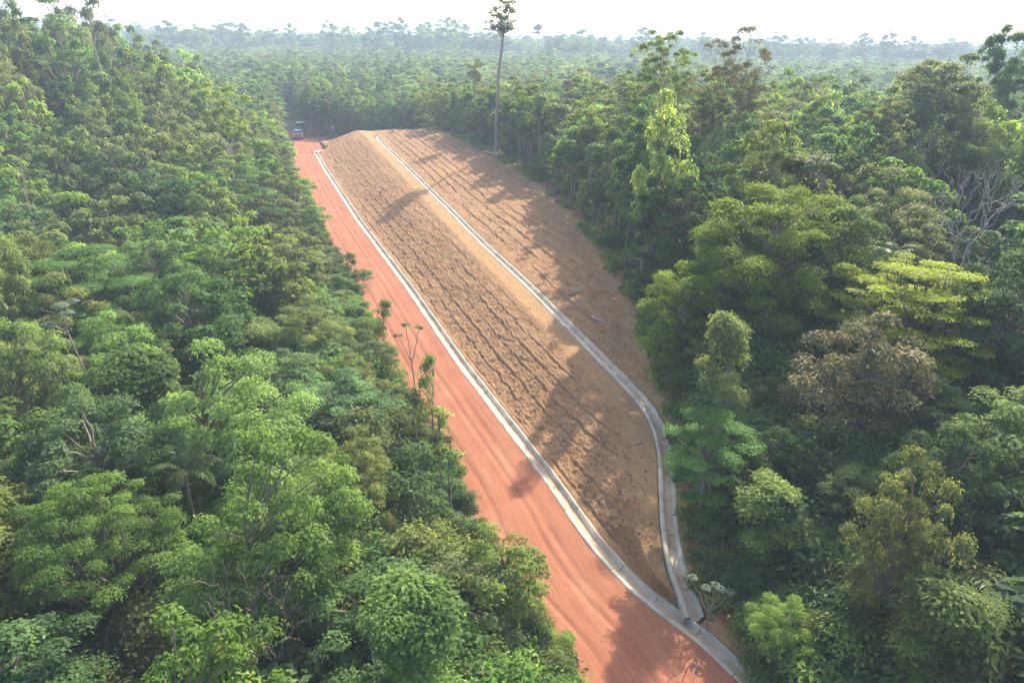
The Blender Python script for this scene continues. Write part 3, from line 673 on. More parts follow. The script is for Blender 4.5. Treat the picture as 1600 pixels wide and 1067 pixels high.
hero('edge_tree', 'bright green bushy tree leaning over the middle of the upper slope', 'bright bushy edge tree', edge, 1070, 418, 41, 120, .5)
tall1 = tree_open(131, 'olive', 15, .42, .9, 4, (4, 3, 2, 2), .28, .95, .8, .5, r0=.22, ang=.55, upb=.45, bark=BARK_PALE)
tall2 = tree_open(132, 'open', 15, .45, .85, 4, (4, 3, 2, 2), .28, .9, .8, .5, r0=.20, ang=.55, upb=.5, bark=BARK_PALE)
for pr_, u_, v_, y_, w_, l_ in ((tall1, 930, 150, 80, 70, 'tall olive tree at the slope edge left of the tall tiered tree'), (tall2, 985, 118, 90, 75, 'tall thin-leaved tree just left of the tall tiered tree'),
        (tall2, 1105, 130, 64, 85, 'tall thin-leaved tree between the tiered tree and the grey-branched tree'), (tall1, 1300, 118, 70, 75, 'tall olive tree right of the broad grey-branched tree'), (tall2, 1395, 150, 62, 95, 'tall thin tree left of the wide vase-shaped tree'),
        (tall1, 860, 160, 98, 55, 'slim olive tree at the slope edge right of the very tall tree'), (tall1, 1545, 150, 66, 110, 'tall olive tree right of the wide vase-shaped tree')):
    hero('tall_forest_tree', l_, None, pr_, u_, v_, y_, w_, u_ * .01)
# left
hero('domed_tree', 'large dark green dome-shaped tree in the middle of the left forest', 'large dark dome', NEAR[10], 290, 425, 40, 190, .2)
crk = tree_open(109, 'light', 13, .55, 1.15, 3, (4, 3, 2), .28, .9, .85, .4, r0=.20, bark=BARK_PALE)
hero('crooked_tree', 'yellowish thin-crowned tree with crooked bare trunk standing above the left forest', 'crooked yellowish tree', crk, 345, 128, 84, 95, 1.0)
umb = tree_layer(110, 'layer', 12, 4.0, .34, 34, 1.1, dome=.35)
hero('umbrella_tree', 'umbrella-crowned dark tree on the skyline in the upper left corner', 'umbrella-crowned tree', umb, 78, 6, 108, 125, .7)
hero('dead_tree', 'bare twisted dead tree on the skyline right of the umbrella-crowned tree', 'bare skyline tree', tree_dead(111, 16, .25, splits=(2, 2, 2, 2), spread=1.1, trunk_frac=.55), 140, -22, 104, 75, .2, clear=.2)
hero('dead_tree', 'upright bare grey snag at the left border', 'upright grey snag', tree_dead(112, 12, .20, splits=(2, 2, 2), levels=3, spread=.5, trunk_frac=.55), 24, 232, 60, 45, .2, clear=.3)
hero('dead_tree', 'leaning bare snag beside the upright grey snag at the left border', None, tree_dead(113, 10, .16, splits=(2, 2, 2), levels=3, spread=.5, trunk_frac=.6), 8, 270, 58, 40, 1.2, tilt=(0, -.18), clear=.3)
par = tree_layer(114, 'layer', 8.5, 4.6, .15, 90, 1.0, layers=4, thick=.20, dome=.14, pr=(.11, .09))
hero('feathery_tree', 'wide flat dark green feathery tree in the lower left corner', 'wide flat feathery tree', par, 130, 782, 20.5, 255, .4)
hero('dead_shrub', 'leafless grey shrub tangled among green crowns in the lower left', 'leafless grey shrub', tree_dead(115, 4, .05, splits=(5, 3, 3, 2), spread=1.2, trunk_frac=.2, bark=BARK), 408, 872, 17.5, 120, .3, clear=.4, z0=2.4)
hero('dead_tree', 'leafless pale crown among dark trees near the right border', 'leafless pale crown', tree_dead(116, 11, .14, splits=(5, 3, 3, 2), spread=1.2, trunk_frac=.3), 1545, 225, 50, 150, .3, clear=.3)
hero('yellow_green_tree', 'yellow-green tree at the lower border of the left forest', 'yellow-green border tree', NEAR[8], 250, 1010, 13.8, 250, .8)
hero('pale_sapling', 'slim pale sapling with a few leaves beside the red road', 'slim pale sapling', tree_dead(117, 4.5, .05, splits=(2, 2, 2), levels=3, spread=.6, trunk_frac=.6, bark=BARK_PALE), 634, 815, 24.5, 26, .4, clear=.4, z0=.2)
rtree = tree_dense(118, 'light', 5, 2.2, .25, 34, .19, .85, flat=.6, lobes=7)
hero('roadside_tree', 'small bright green tree overhanging the red road near the lower border', 'small roadside tree', rtree, 775, 850, 22.5, 150, .5)
hero('roadside_tree', 'tiny bright shrub at the road edge below the small overhanging tree', None, BUSH[2], 868, 985, 21.0, 62, .2)
fork = tree_open(119, 'light', 7, .42, .9, 3, (2, 4, 3), .24, .95, .62, .6, r0=.12, bark=BARK_PALE)
hero('forked_tree', 'yellow-green tree with forked pale trunk in the lower right forest', 'forked pale-trunked tree', fork, 1265, 808, 24.5, 135, 2.0)
hero('slim_tree', 'slim yellow-green tree beside the forked tree in the lower right forest', 'slim yellow-green tree', tree_slender(120, 'light', 7, 1.4, .42, .22, 1.0, 22), 1205, 752, 25.5, 100, .3)
hero('flat_tree', 'soft dark green tree overhanging the bend of the upper drain', 'soft tree at the drain bend', tree_layer(121, 'layer', 6.5, 2.6, .18, 34, 1.25, layers=4, thick=.35, dome=.3), 1115, 655, 28.5, 150, .1)

thin = tree_slender(133, 'slender', 5, .8, .35, .17, .55, 16); thin2 = tree_slender(134, 'light', 5, .7, .45, .19, .5, 12)
for pr_, u_, v_, y_, w_, l_ in ((thin, 668, 560, 33.5, 34, 'thin ragged sapling right of the tufted sapling at the road edge'), (thin2, 690, 640, 30.5, 36, 'spindly sapling on the left road verge halfway down the road'), (thin, 596, 470, 47, 30, 'slim ragged sapling leaning over the road above the tufted sapling'),
        (thin2, 708, 705, 28.3, 40, 'sparse yellow-green sapling on the verge above the small roadside tree'), (thin, 545, 395, 62, 24, 'thin sapling at the road edge below the far bend'), (thin2, 648, 610, 33, 40, 'sparse sapling below the tufted sapling at the road edge')):
    hero('verge_sapling', l_, None, pr_, u_, v_, y_, w_, u_ * .02)
# palms -----------------------------------------------------------
def frond_mesh(L, seed, mat, droop=.55, nl=34, lw=.055, ll=.75):
    rng = np.random.default_rng(seed); s = np.linspace(0, 1, 12)
    P = np.stack([s * L * (1 - .12 * s), np.zeros(12), .55 * L * s - droop * L * s ** 2.2], -1)
    tb = Tubes(4); tb.add(P, np.linspace(.035, .008, 12))
    q = np.linspace(.12, 1, nl); B = np.stack([np.interp(q, s, P[:, k]) for k in range(3)], -1); Tn = unit(np.gradient(B, axis=0))
    Ps, Ds, Ns, Ls, Ws = [], [], [], [], []
    for sd in (-1, 1):
        side = np.array([0, sd, 0.0]); lg = ll * np.sin(np.clip(q * 1.05, 0, 1) * math.pi * .86 + .25) ** .7
        D = unit(Tn * .55 + side * .9 + np.array([0, 0, -.25]) + rng.normal(size=(nl, 3)) * .10)
        Ps.append(B); Ds.append(D); Ns.append(unit(np.cross(Tn, side) * sd + rng.normal(size=(nl, 3)) * .1)); Ls.append(np.maximum(lg, .1) * (.9 + .2 * rng.random(nl))); Ws.append(np.full(nl, lw * 1.6))
    V, F = leaf_quads(np.concatenate(Ps), np.concatenate(Ds), np.concatenate(Ns), np.concatenate(Ls), np.concatenate(Ws), .1)
    n0 = sum(len(v) for v in tb.V); VV = np.concatenate(tb.V + [V]); FF = np.concatenate(tb.F + [F + n0])
    t = np.concatenate([np.full(n0, .7), np.repeat(.3 + .5 * rng.random(len(F)), 4)])
    return mesh_np('frond', VV, FF, mat, t)
FR = [frond_mesh(2.6, i, LEAF['palm'], d) for i, d in ((1, .55), (2, .75), (3, .4))]
FRD = [frond_mesh(1.9, 7, LEAF['palmdry'], 1.0)]
def palm(label, short, u, vtop, y, frond_px, nf=13, seed=0, dry=0, tilt=.0):
    rng = np.random.default_rng(seed); p = at_y(u, vtop, y); zb = land1(p[0], y); w = to_px(p)[2]
    s = frond_px * w / FPX / 2.5; Hh = p[2] - zb - .9 * s
    root = empty('palm_tree', (p[0], y, zb)); tag(root, label, 'palm')
    tb = Tubes(8); tb.add(curve_pts((0, 0, -.5), (0, 0, Hh), 8, rng, wob=.01), np.linspace(.16, .11, 8) * min(1.2, s)); link('trunk', tb.mesh('trunk', BARK), root)
    for i in range(nf):
        dead = i >= nf - dry
        o = link('frond', FRD[0] if dead else FR[int(rng.integers(0, 3))], root); o.location = (0, 0, Hh - (.15 if dead else 0))
        el = (.85 - 1.15 * (i / nf)) + rng.normal() * .1
        o.rotation_euler = (rng.normal() * .15, -el * .75 if not dead else .35, i * 2.4 + rng.normal() * .2 + seed); o.scale = (s,) * 3
    LANDMARKS.append((short, u, vtop + 20)); OCC.append((p[0], y, 1.2))
palm('palm with hanging brown dead fronds above the large bright-domed tree', 'palm with brown fronds', 1275, 248, 50, 46, 15, 3, 3)
palm('palm with pale curved fronds beside the vivid yellow-green tree', 'pale-fronded palm', 1397, 385, 42, 46, 12, 4, 1)
palm('big palm with long spreading fronds in the lower right corner', 'big lower palm', 1490, 880, 21.5, 105, 15, 5)
palm('small palm in shade near the bend of the upper drain', 'small shaded palm', 1100, 545, 36, 40, 11, 6)
palm('palm with upright fronds in a gap of the left forest', 'upright palm in the gap', 285, 715, 24, 62, 10, 8)
palm('palm with drooping brown fronds standing behind the top of the slope', 'brown palm behind the slope', 741, 100, 128, 24, 13, 9, 6)
palm('dry-topped palm behind the flat bright crown at the slope edge', 'dry-topped palm', 888, 117, 105, 20, 12, 10, 6)
palm('young palm with pale fronds growing at the slope edge by fallen logs', 'young edge palm', 808, 240, 101, 20, 8, 11)

# cecropias: candelabra stems with parasol leaves ------------------
def cecropia(label, short, pts, y, leaf_px, mat, base_uv, seed):
    rng = np.random.default_rng(seed); bp = at_y(*base_uv, y); zb = land1(bp[0], y)
    root = empty('cecropia_tree', (bp[0], y, zb)); tag(root, label, 'tree')
    o0 = np.array([bp[0], y, zb]); hub = bp - o0; hub[1] = 0
    tb = Tubes(6); tb.add(curve_pts((0, 0, -.3), hub, 5, rng, wob=.02), np.linspace(.045, .035, 5))
    w = to_px(bp)[2]; rl = leaf_px * w / FPX / 2
    for (u, v, dy) in pts:
        e = at_y(u, v, y + dy) - o0; tb.add(curve_pts(hub, e, 6, rng, sag=-.08, wob=.03), np.linspace(.03, .018, 6))
        V = []; F = []; T = []
        for k in range(8):                                   # each leaf: a lobed disc on a stalk
            az = k * .785 + rng.normal() * .2; el = .1 + .5 * rng.random(); d = np.array([math.cos(az) * math.cos(el), math.sin(az) * math.cos(el), math.sin(el)])
            c = d * rl * 1.1; nrm = unit(d * .5 + np.array([0, 0, 1.0])); a = unit(np.cross(nrm, [.3, .9, .1])); b = np.cross(nrm, a)
            n0 = len(V); V.append(c)
            for j in range(18):
                th = j * math.pi / 9; rr = rl * (.78 if j % 2 == 0 else .45); V.append(c + (a * math.cos(th) + b * math.sin(th)) * rr - nrm * rr * .22)
            for j in range(18): F.append((n0, n0 + 1 + j, n0 + 1 + (j + 1) % 18))
            T += [.3 + .6 * rng.random()] * 19
        o = link('leaf_head', mesh_np('leaf_head', np.array(V), np.array(F), mat, T), root); o.location = e
    link('trunk', tb.mesh('trunk', BARK_MID), root)
    LANDMARKS.append((short, base_uv[0], base_uv[1])); OCC.append((bp[0], y, 1.0))
cecropia('cecropia with bare stem and silvery leaves near the left border', 'silvery cecropia', [(95, 478, 0), (112, 472, .5), (75, 508, -.3), (104, 490, -.6)], 31, 16, LEAF['silver'], (104, 515), 3)
cecropia('small cecropia with round silvery leaves where the two drains meet', 'small cecropia at the drain junction', [(1082, 902, 0), (1103, 918, -.2), (1118, 914, .3), (1126, 920, .1), (1140, 925, 0)], 22.6, 11, LEAF['silver'], (1108, 955), 4)
cecropia('thin sapling with dark tufted leaf heads beside the red road', 'tufted roadside sapling', [(634, 508, 0), (655, 512, .4), (622, 524, .3)], 36.5, 11, LEAF['dark'], (643, 565), 5)
print('heroes', round(time.time() - T0, 1))

# ------------------------------------------------------------------ the forest: where trees stand
rng = np.random.default_rng(2024)
def canopy_top(x, y):
    yc = np.clip(y, 8, 200); dl = (xL(yc) - ROADW(yc)) - x
    near = np.interp(dl, [0, 2.2, 5, 14, 60], [1.8, 3.4, 5.6, 7.6, 8.4]); hill = np.interp(dl, [0, 4, 15, 36, 60], [5.0, 6.6, 13.0, 20.5, 22.5])
    a = sstep(58, 112, y); left = near + (hill - near) * a
    right = np.interp(y, [10, 22, 33, 42, 50, 60, 130, 170], [5.2, 8.0, 11.4, 12.6, 14.4, 15.0, 13.6, 10.0])
    far = np.interp(y, [160, 190, 300, 520], [6.5, 8.5, 9.2, 9.5])
    t = np.where(dl > 0, left, right); b = sstep(150, 185, y)
    b = np.where(dl > 25, sstep(150, 230, y), b)
    t = t + (far - t) * b
    return t + 2.4 * (fbm(x * .09, y * .09, 3, 91) - .5) * np.interp(y, [0, 40, 100], [.9, 1.1, 1.3])
def blocked(x, y):
    yc = np.clip(y, 8, 200); lft = xL(yc) - ROADW(yc)
    inside = (x > lft - 1.1) & (x < xF(yc) + .5) & (y < 150)
    # junction and the road going on between the trees
    junction = (y >= 146) & (y < 164) & (x > lft - 1.0) & (x < -19 - (y - 146) * .2)
    lane = (y >= 160) & (y < 200) & (np.abs(x - (-47.5 - (y - 160) * .30)) < 3.4)
    return inside | junction | lane
def scatter(n, ymin, ymax, spacing, margin=1.18):
    """dart throwing over the wedge that the camera sees, wider at the sides and behind"""
    y = np.sqrt(rng.random(n) * (ymax ** 2 - ymin ** 2) + ymin ** 2); half = np.tan(R_(HFOV / 2)) * margin * y * 1.06 + 10
    x = (rng.random(n) * 2 - 1) * half
    ok = ~blocked(x, y); x = x[ok]; y = y[ok]; s = spacing(x, y); k = 5.0
    cells = {}; out = []
    occ = np.array(OCC)
    for xi, yi, si in zip(x, y, s):
        if np.any((occ[:, 0] - xi) ** 2 + (occ[:, 1] - yi) ** 2 < (occ[:, 2] + si * .35) ** 2): continue
        ci, cj = int(xi // k), int(yi // k); bad = False
        for a in range(ci - 1, ci + 2):
            for b in range(cj - 1, cj + 2):
                for (px_, py_, ps) in cells.get((a, b), ()):
                    if (px_ - xi) ** 2 + (py_ - yi) ** 2 < (.5 * (ps + si)) ** 2: bad = True; break
                if bad: break
            if bad: break
        if not bad:
            cells.setdefault((ci, cj), []).append((xi, yi, si)); out.append((xi, yi, si))
    return np.array(out)
def spacing(x, y):
    yc = np.clip(y, 8, 200); dl = np.maximum(xL(yc) - ROADW(yc) - x, x - xF(yc))
    s = np.interp(y, [5, 60, 160, 300, 600], [2.7, 2.9, 3.3, 4.2, 4.8])
    return s * np.interp(dl, [0, 3, 8], [.6, .8, 1.0]) * (.8 + .45 * rng.random(len(x)))
pts = scatter(60000, 5, 560, spacing)
# a wall of slim trees along the top of the slope
ye = 52 + 80 * (np.arange(58) + .6 * rng.random(58)) / 58; xe = xF(ye) + .7 + 2.2 * rng.random(58)
NWALL = len(ye); pts = np.concatenate([np.stack([xe, ye, 1.5 + .5 * rng.random(NWALL)], -1), pts])
print('scatter', len(pts), round(time.time() - T0, 1))
X, Y, S = pts.T; G = land(X, Y); TOP = canopy_top(X, Y)
yc = np.clip(Y, 8, 200); DL = (xL(yc) - ROADW(yc)) - X; DR = X - xF(yc)
TOP = TOP + rng.normal(size=len(X)) * .7 + (rng.random(len(X)) < .05) * 2.2 - (rng.random(len(X)) < .15) * 1.6
HT = np.clip(TOP - G, 2.2, 26); HT[:NWALL] *= .62 + .3 * rng.random(NWALL)
# kind of each tree: patches of like trees, paler near the road
weights = {'dome': .25, 'olive': .24, 'light': .19, 'dark': .11, 'layer': .035, 'open': .09, 'slender': .06, 'dead': .012}
patch = fbm(X * .03, Y * .03, 2, 201); patch2 = fbm(X * .035, Y * .035, 2, 202)
KIND = []
for i in range(len(X)):
    w = dict(weights)
    if patch[i] > .56: w['olive'] *= 2.2
    if patch[i] < .44: w['dark'] *= 2.0
    if patch2[i] > .56: w['light'] *= 2.2
    if DR[i] > 0 and DR[i] < 4 and Y[i] < 150: w['slender'] *= 6; w['layer'] *= .4
    if DR[i] > 0 and Y[i] < 70: w['dark'] *= 2.2; w['olive'] *= .6
    if DL[i] > 0 and DL[i] < 4: w['light'] *= 2; w['slender'] *= 1.5; w['layer'] *= .3
    if DL[i] > 20 and Y[i] > 80 and Y[i] < 180: w['dark'] *= 2; w['olive'] *= 1.8; w['light'] *= .4
    if i < NWALL: w = {'slender': 1.0}
    if DL[i] > 15 and 70 < Y[i] < 190: w['open'] = w.get('open', 0) * 2.2; w['dead'] = w.get('dead', 0) * 2.5
    k = list(w); q = np.array([w[a] for a in k]); KIND.append(k[int(rng.choice(len(k), p=q / q.sum()))])
KIND = np.array(KIND)
RW = 1.1 * S * np.where(KIND == 'slender', .62, np.where(KIND == 'layer', 1.05, .88)) * (.85 + .3 * rng.random(len(X)))
ROT = rng.random(len(X)) * 6.283
# how large each shows, and what is in view
Pc = np.stack([X, Y, G + HT * .72], -1); q = Pc - CAMP; wd = q @ _f
PU = 800 + FPX * (q @ _R) / np.maximum(wd, .1); PV = 533.5 - FPX * (q @ _U) / np.maximum(wd, .1)
size = RW * FPX / np.maximum(wd, .1)
inview = (wd > 4) & (PU > -size * .6) & (PU < 1600 + size * .6) & (PV > -40) & (PV < 1067 + size * .7)
order = np.argsort(-np.where(inview, size, -1)); single = np.zeros(len(X), bool); single[order[:285]] = True
# nothing ordinary grows in front of the singled-out crowns: such trees stay low
for (cx, cy, rp, dp) in SHIELD:
    hit = (wd < dp - 1.0) & (np.hypot(PU - cx, PV - cy) < rp * .95 + size * .8)
    for i in np.flatnonzero(hit): HT[i] = max(HT[i] * .5, 1.8); RW[i] *= .75
byk = lambda lib, k: [p for p in lib if p['kind'] == k]
ADJ = {'dome': 'rounded mid-green tree', 'olive': 'olive-green broad tree', 'light': 'yellow-green airy tree', 'dark': 'dark green tree', 'layer': 'flat-topped feathery tree', 'open': 'thin grey-olive tree', 'slender': 'slim upright tree', 'dead': 'leafless grey-branched tree'}
NAME = {'dome': 'rounded_tree', 'olive': 'olive_tree', 'light': 'airy_tree', 'dark': 'full_tree', 'layer': 'feathery_forest_tree', 'open': 'thin_tree', 'slender': 'slim_forest_tree', 'dead': 'leafless_tree'}
ORD = ['nearest', 'second nearest', 'third nearest', 'fourth nearest', 'fifth nearest', 'sixth nearest', 'seventh nearest', 'eighth nearest', 'ninth nearest', 'tenth nearest', 'eleventh nearest', 'twelfth nearest', 'thirteenth nearest', 'fourteenth nearest', 'fifteenth nearest', 'sixteenth nearest', 'seventeenth nearest', 'eighteenth nearest', 'nineteenth nearest', 'twentieth nearest']
LM = np.array([(a, b) for _, a, b in LANDMARKS])
bucket = {}
for i in np.flatnonzero(single):
    d2 = np.hypot(LM[:, 0] - PU[i], LM[:, 1] - PV[i]); j = int(np.argmin(d2)); bucket.setdefault((KIND[i], j), []).append((d2[j], i))
for (k, j), lst in bucket.items():
    lst.sort()
    for n_, (_, i) in enumerate(lst):
        lib = byk(NEAR if wd[i] < 52 else MID, k); pr = lib[int(rng.integers(0, len(lib)))]
        o = put_tree(NAME[k], pr, X[i], Y[i], G[i], RW[i] / pr['R'], HT[i] / pr['H'], ROT[i])
        grp = 'forest trees left of the red road' if DL[i] > 0 and Y[i] < 160 else ('forest trees beyond the slope' if Y[i] > 150 else 'forest trees to the right of the slope')
        tag(o, f"{ADJ[k]}, {ORD[min(n_, 19)]} of its kind to the {LANDMARKS[j][0]}", 'tree', grp)
print('singles', round(time.time() - T0, 1))

# the rest of the forest as one mass -----------------------------------------
def join_model(pr, name):
    ms = [pr['crown'], pr['trunk']]; Vs, Fs, Ts, mi = [], [], [], []; off = 0
    for m_i, m in enumerate(ms):
        v = np.empty(len(m.vertices) * 3, np.float32); m.vertices.foreach_get('co', v); v = v.reshape(-1, 3)
        l = np.empty(len(m.loops), np.int32); m.loops.foreach_get('vertex_index', l)
        t = np.zeros(len(v), np.float32)
        if 'tint' in m.attributes: m.attributes['tint'].data.foreach_get('value', t)
        Vs.append(v); Fs.append(l.reshape(-1, 4) + off); Ts.append(t); mi += [m_i] * len(m.polygons); off += len(v)
    me = mesh_np(name, np.concatenate(Vs), np.concatenate(Fs), pr['crown'].materials[0], np.concatenate(Ts)); me.materials.append(pr['trunk'].materials[0])
    me.polygons.foreach_set('material_index', np.array(mi, np.int32)); me.update(); return me
def mass(name, label, protos, pos, idx, scl, rot):
    col = bpy.data.collections.new(name + '_kinds')
    for i, pr in enumerate(protos):
        col.objects.link(bpy.data.objects.new(f'{name}_kind_{i:02d}', join_model(pr, f'{name}_kind_{i:02d}')))
    me = bpy.data.meshes.new(name); me.vertices.add(len(pos)); me.vertices.foreach_set('co', np.ascontiguousarray(pos, np.float32).ravel())
    a = me.attributes.new('pick', 'INT', 'POINT'); a.data.foreach_set('value', np.ascontiguousarray(idx, np.int32))
    a = me.attributes.new('size', 'FLOAT_VECTOR', 'POINT'); a.data.foreach_set('vector', np.ascontiguousarray(scl, np.float32).ravel())
    a = me.attributes.new('turn', 'FLOAT_VECTOR', 'POINT'); a.data.foreach_set('vector', np.ascontiguousarray(np.stack([rot * 0, rot * 0, rot], -1), np.float32).ravel())
    ng = bpy.data.node_groups.new(name, 'GeometryNodeTree')
    ng.interface.new_socket('Geometry', in_out='INPUT', socket_type='NodeSocketGeometry'); ng.interface.new_socket('Geometry', in_out='OUTPUT', socket_type='NodeSocketGeometry')
    gi = ng.nodes.new('NodeGroupInput'); go = ng.nodes.new('NodeGroupOutput'); ci = ng.nodes.new('GeometryNodeCollectionInfo'); ip = ng.nodes.new('GeometryNodeInstanceOnPoints')
    ci.inputs['Collection'].default_value = col; ci.inputs['Separate Children'].default_value = True; ci.inputs['Reset Children'].default_value = True
    ip.inputs['Pick Instance'].default_value = True
    def attr(nm, typ):
        n = ng.nodes.new('GeometryNodeInputNamedAttribute'); n.data_type = typ; n.inputs['Name'].default_value = nm; return n.outputs['Attribute']
    ng.links.new(gi.outputs[0], ip.inputs['Points']); ng.links.new(ci.outputs[0], ip.inputs['Instance'])
    ng.links.new(attr('pick', 'INT'), ip.inputs['Instance Index']); ng.links.new(attr('size', 'FLOAT_VECTOR'), ip.inputs['Scale'])
    e2r = ng.nodes.new('FunctionNodeEulerToRotation'); ng.links.new(attr('turn', 'FLOAT_VECTOR'), e2r.inputs[0]); ng.links.new(e2r.outputs[0], ip.inputs['Rotation'])
    ng.links.new(ip.outputs[0], go.inputs[0])
    o = link(name, me); md = o.modifiers.new(name, 'NODES'); md.node_group = ng
    tag(o, label, name.replace('_', ' '), kind='stuff'); return o
rest = np.flatnonzero(~single); pi = np.zeros(len(rest), int); sc_ = np.zeros((len(rest), 3))
for n_, i in enumerate(rest):
    c = [a for a, p_ in enumerate(MID) if p_['kind'] == KIND[i]]; a = c[int(rng.integers(0, len(c)))]; pi[n_] = a
    sc_[n_] = (RW[i] / MID[a]['R'], RW[i] / MID[a]['R'], HT[i] / MID[a]['H'])
mass('forest', 'green rainforest canopy stretching from the slope to the hazy horizon', MID, np.stack([X, Y, G], -1)[rest], pi, sc_, ROT[rest])

# undergrowth at the forest edges and under the trees
yb = np.concatenate([8 + 160 * rng.random(1500) ** 1.6, 8 + 150 * rng.random(900) ** 1.4, 150 + 40 * rng.random(160)])
xb = np.concatenate([xL(yb[:1500]) - ROADW(yb[:1500]) - .5 - 7 * rng.random(1500) ** 1.5, xF(yb[1500:2400]) + .7 + 7 * rng.random(900) ** 1.2, -46 + 40 * rng.random(160)])
ok = ~blocked(xb, yb - 0.0) | ((xb < xL(yb) - ROADW(yb) - .5) & (yb < 150)); xb = xb[ok]; yb = yb[ok]
sb = (.35 + .55 * rng.random(len(xb)))
wall = (xb > xF(yb)) & (yb > 58) & (yb < 130) & (rng.random(len(xb)) < .6); xb = xb[~wall]; yb = yb[~wall]; sb = sb[~wall]
nu = 6500; yu = 6 + 140 * rng.random(nu) ** 1.5; xu = (rng.random(nu) * 2 - 1) * (yu * .86 + 10); ok = ~blocked(xu, yu) & ((xu < xL(yu) - ROADW(yu) - 3) | (xu > xF(yu) + 3.5)); xb = np.concatenate([xb, xu[ok]]); yb = np.concatenate([yb, yu[ok]]); sb = np.concatenate([sb, .9 + 1.0 * rng.random(int(ok.sum()))])
mass('undergrowth', 'low leafy undergrowth along the forest edges', BUSH, np.stack([xb, yb, land(xb, yb) - .05], -1), rng.integers(0, 4, len(xb)), np.stack([sb, sb, sb * (.7 + .5 * rng.random(len(xb)))], -1), rng.random(len(xb)) * 6.28)

def tuft(seed):
    rng = np.random.default_rng(seed); n = 90; az = rng.random(n) * 6.28; el = .5 + .9 * rng.random(n); D = np.stack([np.cos(az) * np.cos(el), np.sin(az) * np.cos(el), np.sin(el)], -1)
    P = np.stack([rng.normal(size=n) * .16, rng.normal(size=n) * .16, np.zeros(n) - .03], -1); V, F = leaf_quads(P, D, unit(np.cross(D, [.3, .2, 1.0]) + .1), .25 + .35 * rng.random(n), np.full(n, .045))
    tb = Tubes(3); tb.add([(0, 0, -.1), (0, 0, .05)], [.02, .01]); return dict(kind='grass', H=.5, R=.4, crown=mesh_np('grass_tuft', V, F, LEAF['light' if seed % 2 else 'olive'], np.repeat(rng.random(n), 4)), trunk=tb.mesh('grass_root', BARK))
ng_ = 5200; yg = 10 + 140 * rng.random(ng_) ** 1.6; side = rng.random(ng_) < .7
xg = np.where(side, xL(yg) - ROADW(yg) + .5 - 3.0 * rng.random(ng_) ** .8, xF(yg) + .9 - 1.6 * rng.random(ng_)); keep = (vnoise(xg * .5, yg * .5, 77) > .45); xg = xg[keep]; yg = yg[keep]; sg = .5 + 1.1 * rng.random(len(xg)) ** 2
mass('grass', 'thin grass and weeds along the road shoulder and slope edge', [tuft(1), tuft(2)], np.stack([xg, yg, land(xg, yg) + .03], -1), rng.integers(0, 2, len(xg)), np.stack([sg] * 3, -1), rng.random(len(xg)) * 6.28)

# skyline: tall trees one can tell apart, and the wood below them
skl = [(165, 36), (205, 34), (262, 36), (300, 42), (345, 34), (378, 40), (420, 42), (455, 40), (515, 36), (545, 44), (585, 38), (606, 37), (628, 32), (655, 44), (672, 38), (697, 31), (722, 37), (752, 47), (778, 50), (868, 50), (895, 58),
       (907, 50), (941, 57), (1003, 46), (1058, 60), (1105, 50), (1133, 60), (1216, 54), (1250, 58), (1305, 60), (1356, 55), (1390, 50), (1432, 60), (1465, 62), (1502, 66), (1345, 62)]
SKY = [MID[0], MID[3], MID[8], MID[9], MID[12], MID[13], MID[1]]
order_w = ['first', 'second', 'third', 'fourth', 'fifth', 'sixth', 'seventh', 'eighth', 'ninth', 'tenth', 'eleventh', 'twelfth', 'thirteenth', 'fourteenth', 'fifteenth', 'sixteenth', 'seventeenth', 'eighteenth']
skl.sort(); half = len(skl) // 2
for n_, (u, v) in enumerate(skl):
    y = 470 + 90 * rng.random(); pr = SKY[int(rng.integers(0, len(SKY)))]; p = at_y(u, v, y); zb = land1(p[0], y); Rw = (5.0 + 5.0 * rng.random()) * (1.25 if pr['kind'] == 'open' else .95)
    o = put_tree('skyline_tree', pr, p[0], y, zb, Rw / pr['R'], (p[2] - zb) / pr['H'], rng.random() * 6.28)
    w_ = order_w[n_] + ' from the left border' if n_ < half else order_w[len(skl) - 1 - n_] + ' from the right border'
    tag(o, f'hazy blue tall tree on the far skyline, {w_}', 'tree', 'tall trees on the hazy skyline')
p = at_y(841, 37, 500); lone = put_tree('skyline_tree', tree_slender(130, 'dark', 30, 2.6, .78, .7, 1.3, 16), p[0], 500, 0, 1.2, p[2] / 30, 0); tag(lone, 'lone lollipop-shaped tree on a thin stem on the far skyline', 'tree')
n = 2300; yk = 530 + 260 * rng.random(n); xk = (rng.random(n) * 2 - 1) * yk * .86; pk = rng.integers(0, 12, n); hk = 13.0 + 8.0 * fbm(xk * .012, yk * .012, 3, 301) + 1.2 * rng.normal(size=n)
rk = 4.4 + 3.0 * rng.random(n)
mass('far_wood', 'blue hazed belt of forest along the far horizon', MID[:12], np.stack([xk, yk, land(xk, yk)], -1), pk, np.stack([rk / 3, rk / 3, hk / 9], -1), rng.random(n) * 6.28)
print('mass', round(time.time() - T0, 1))

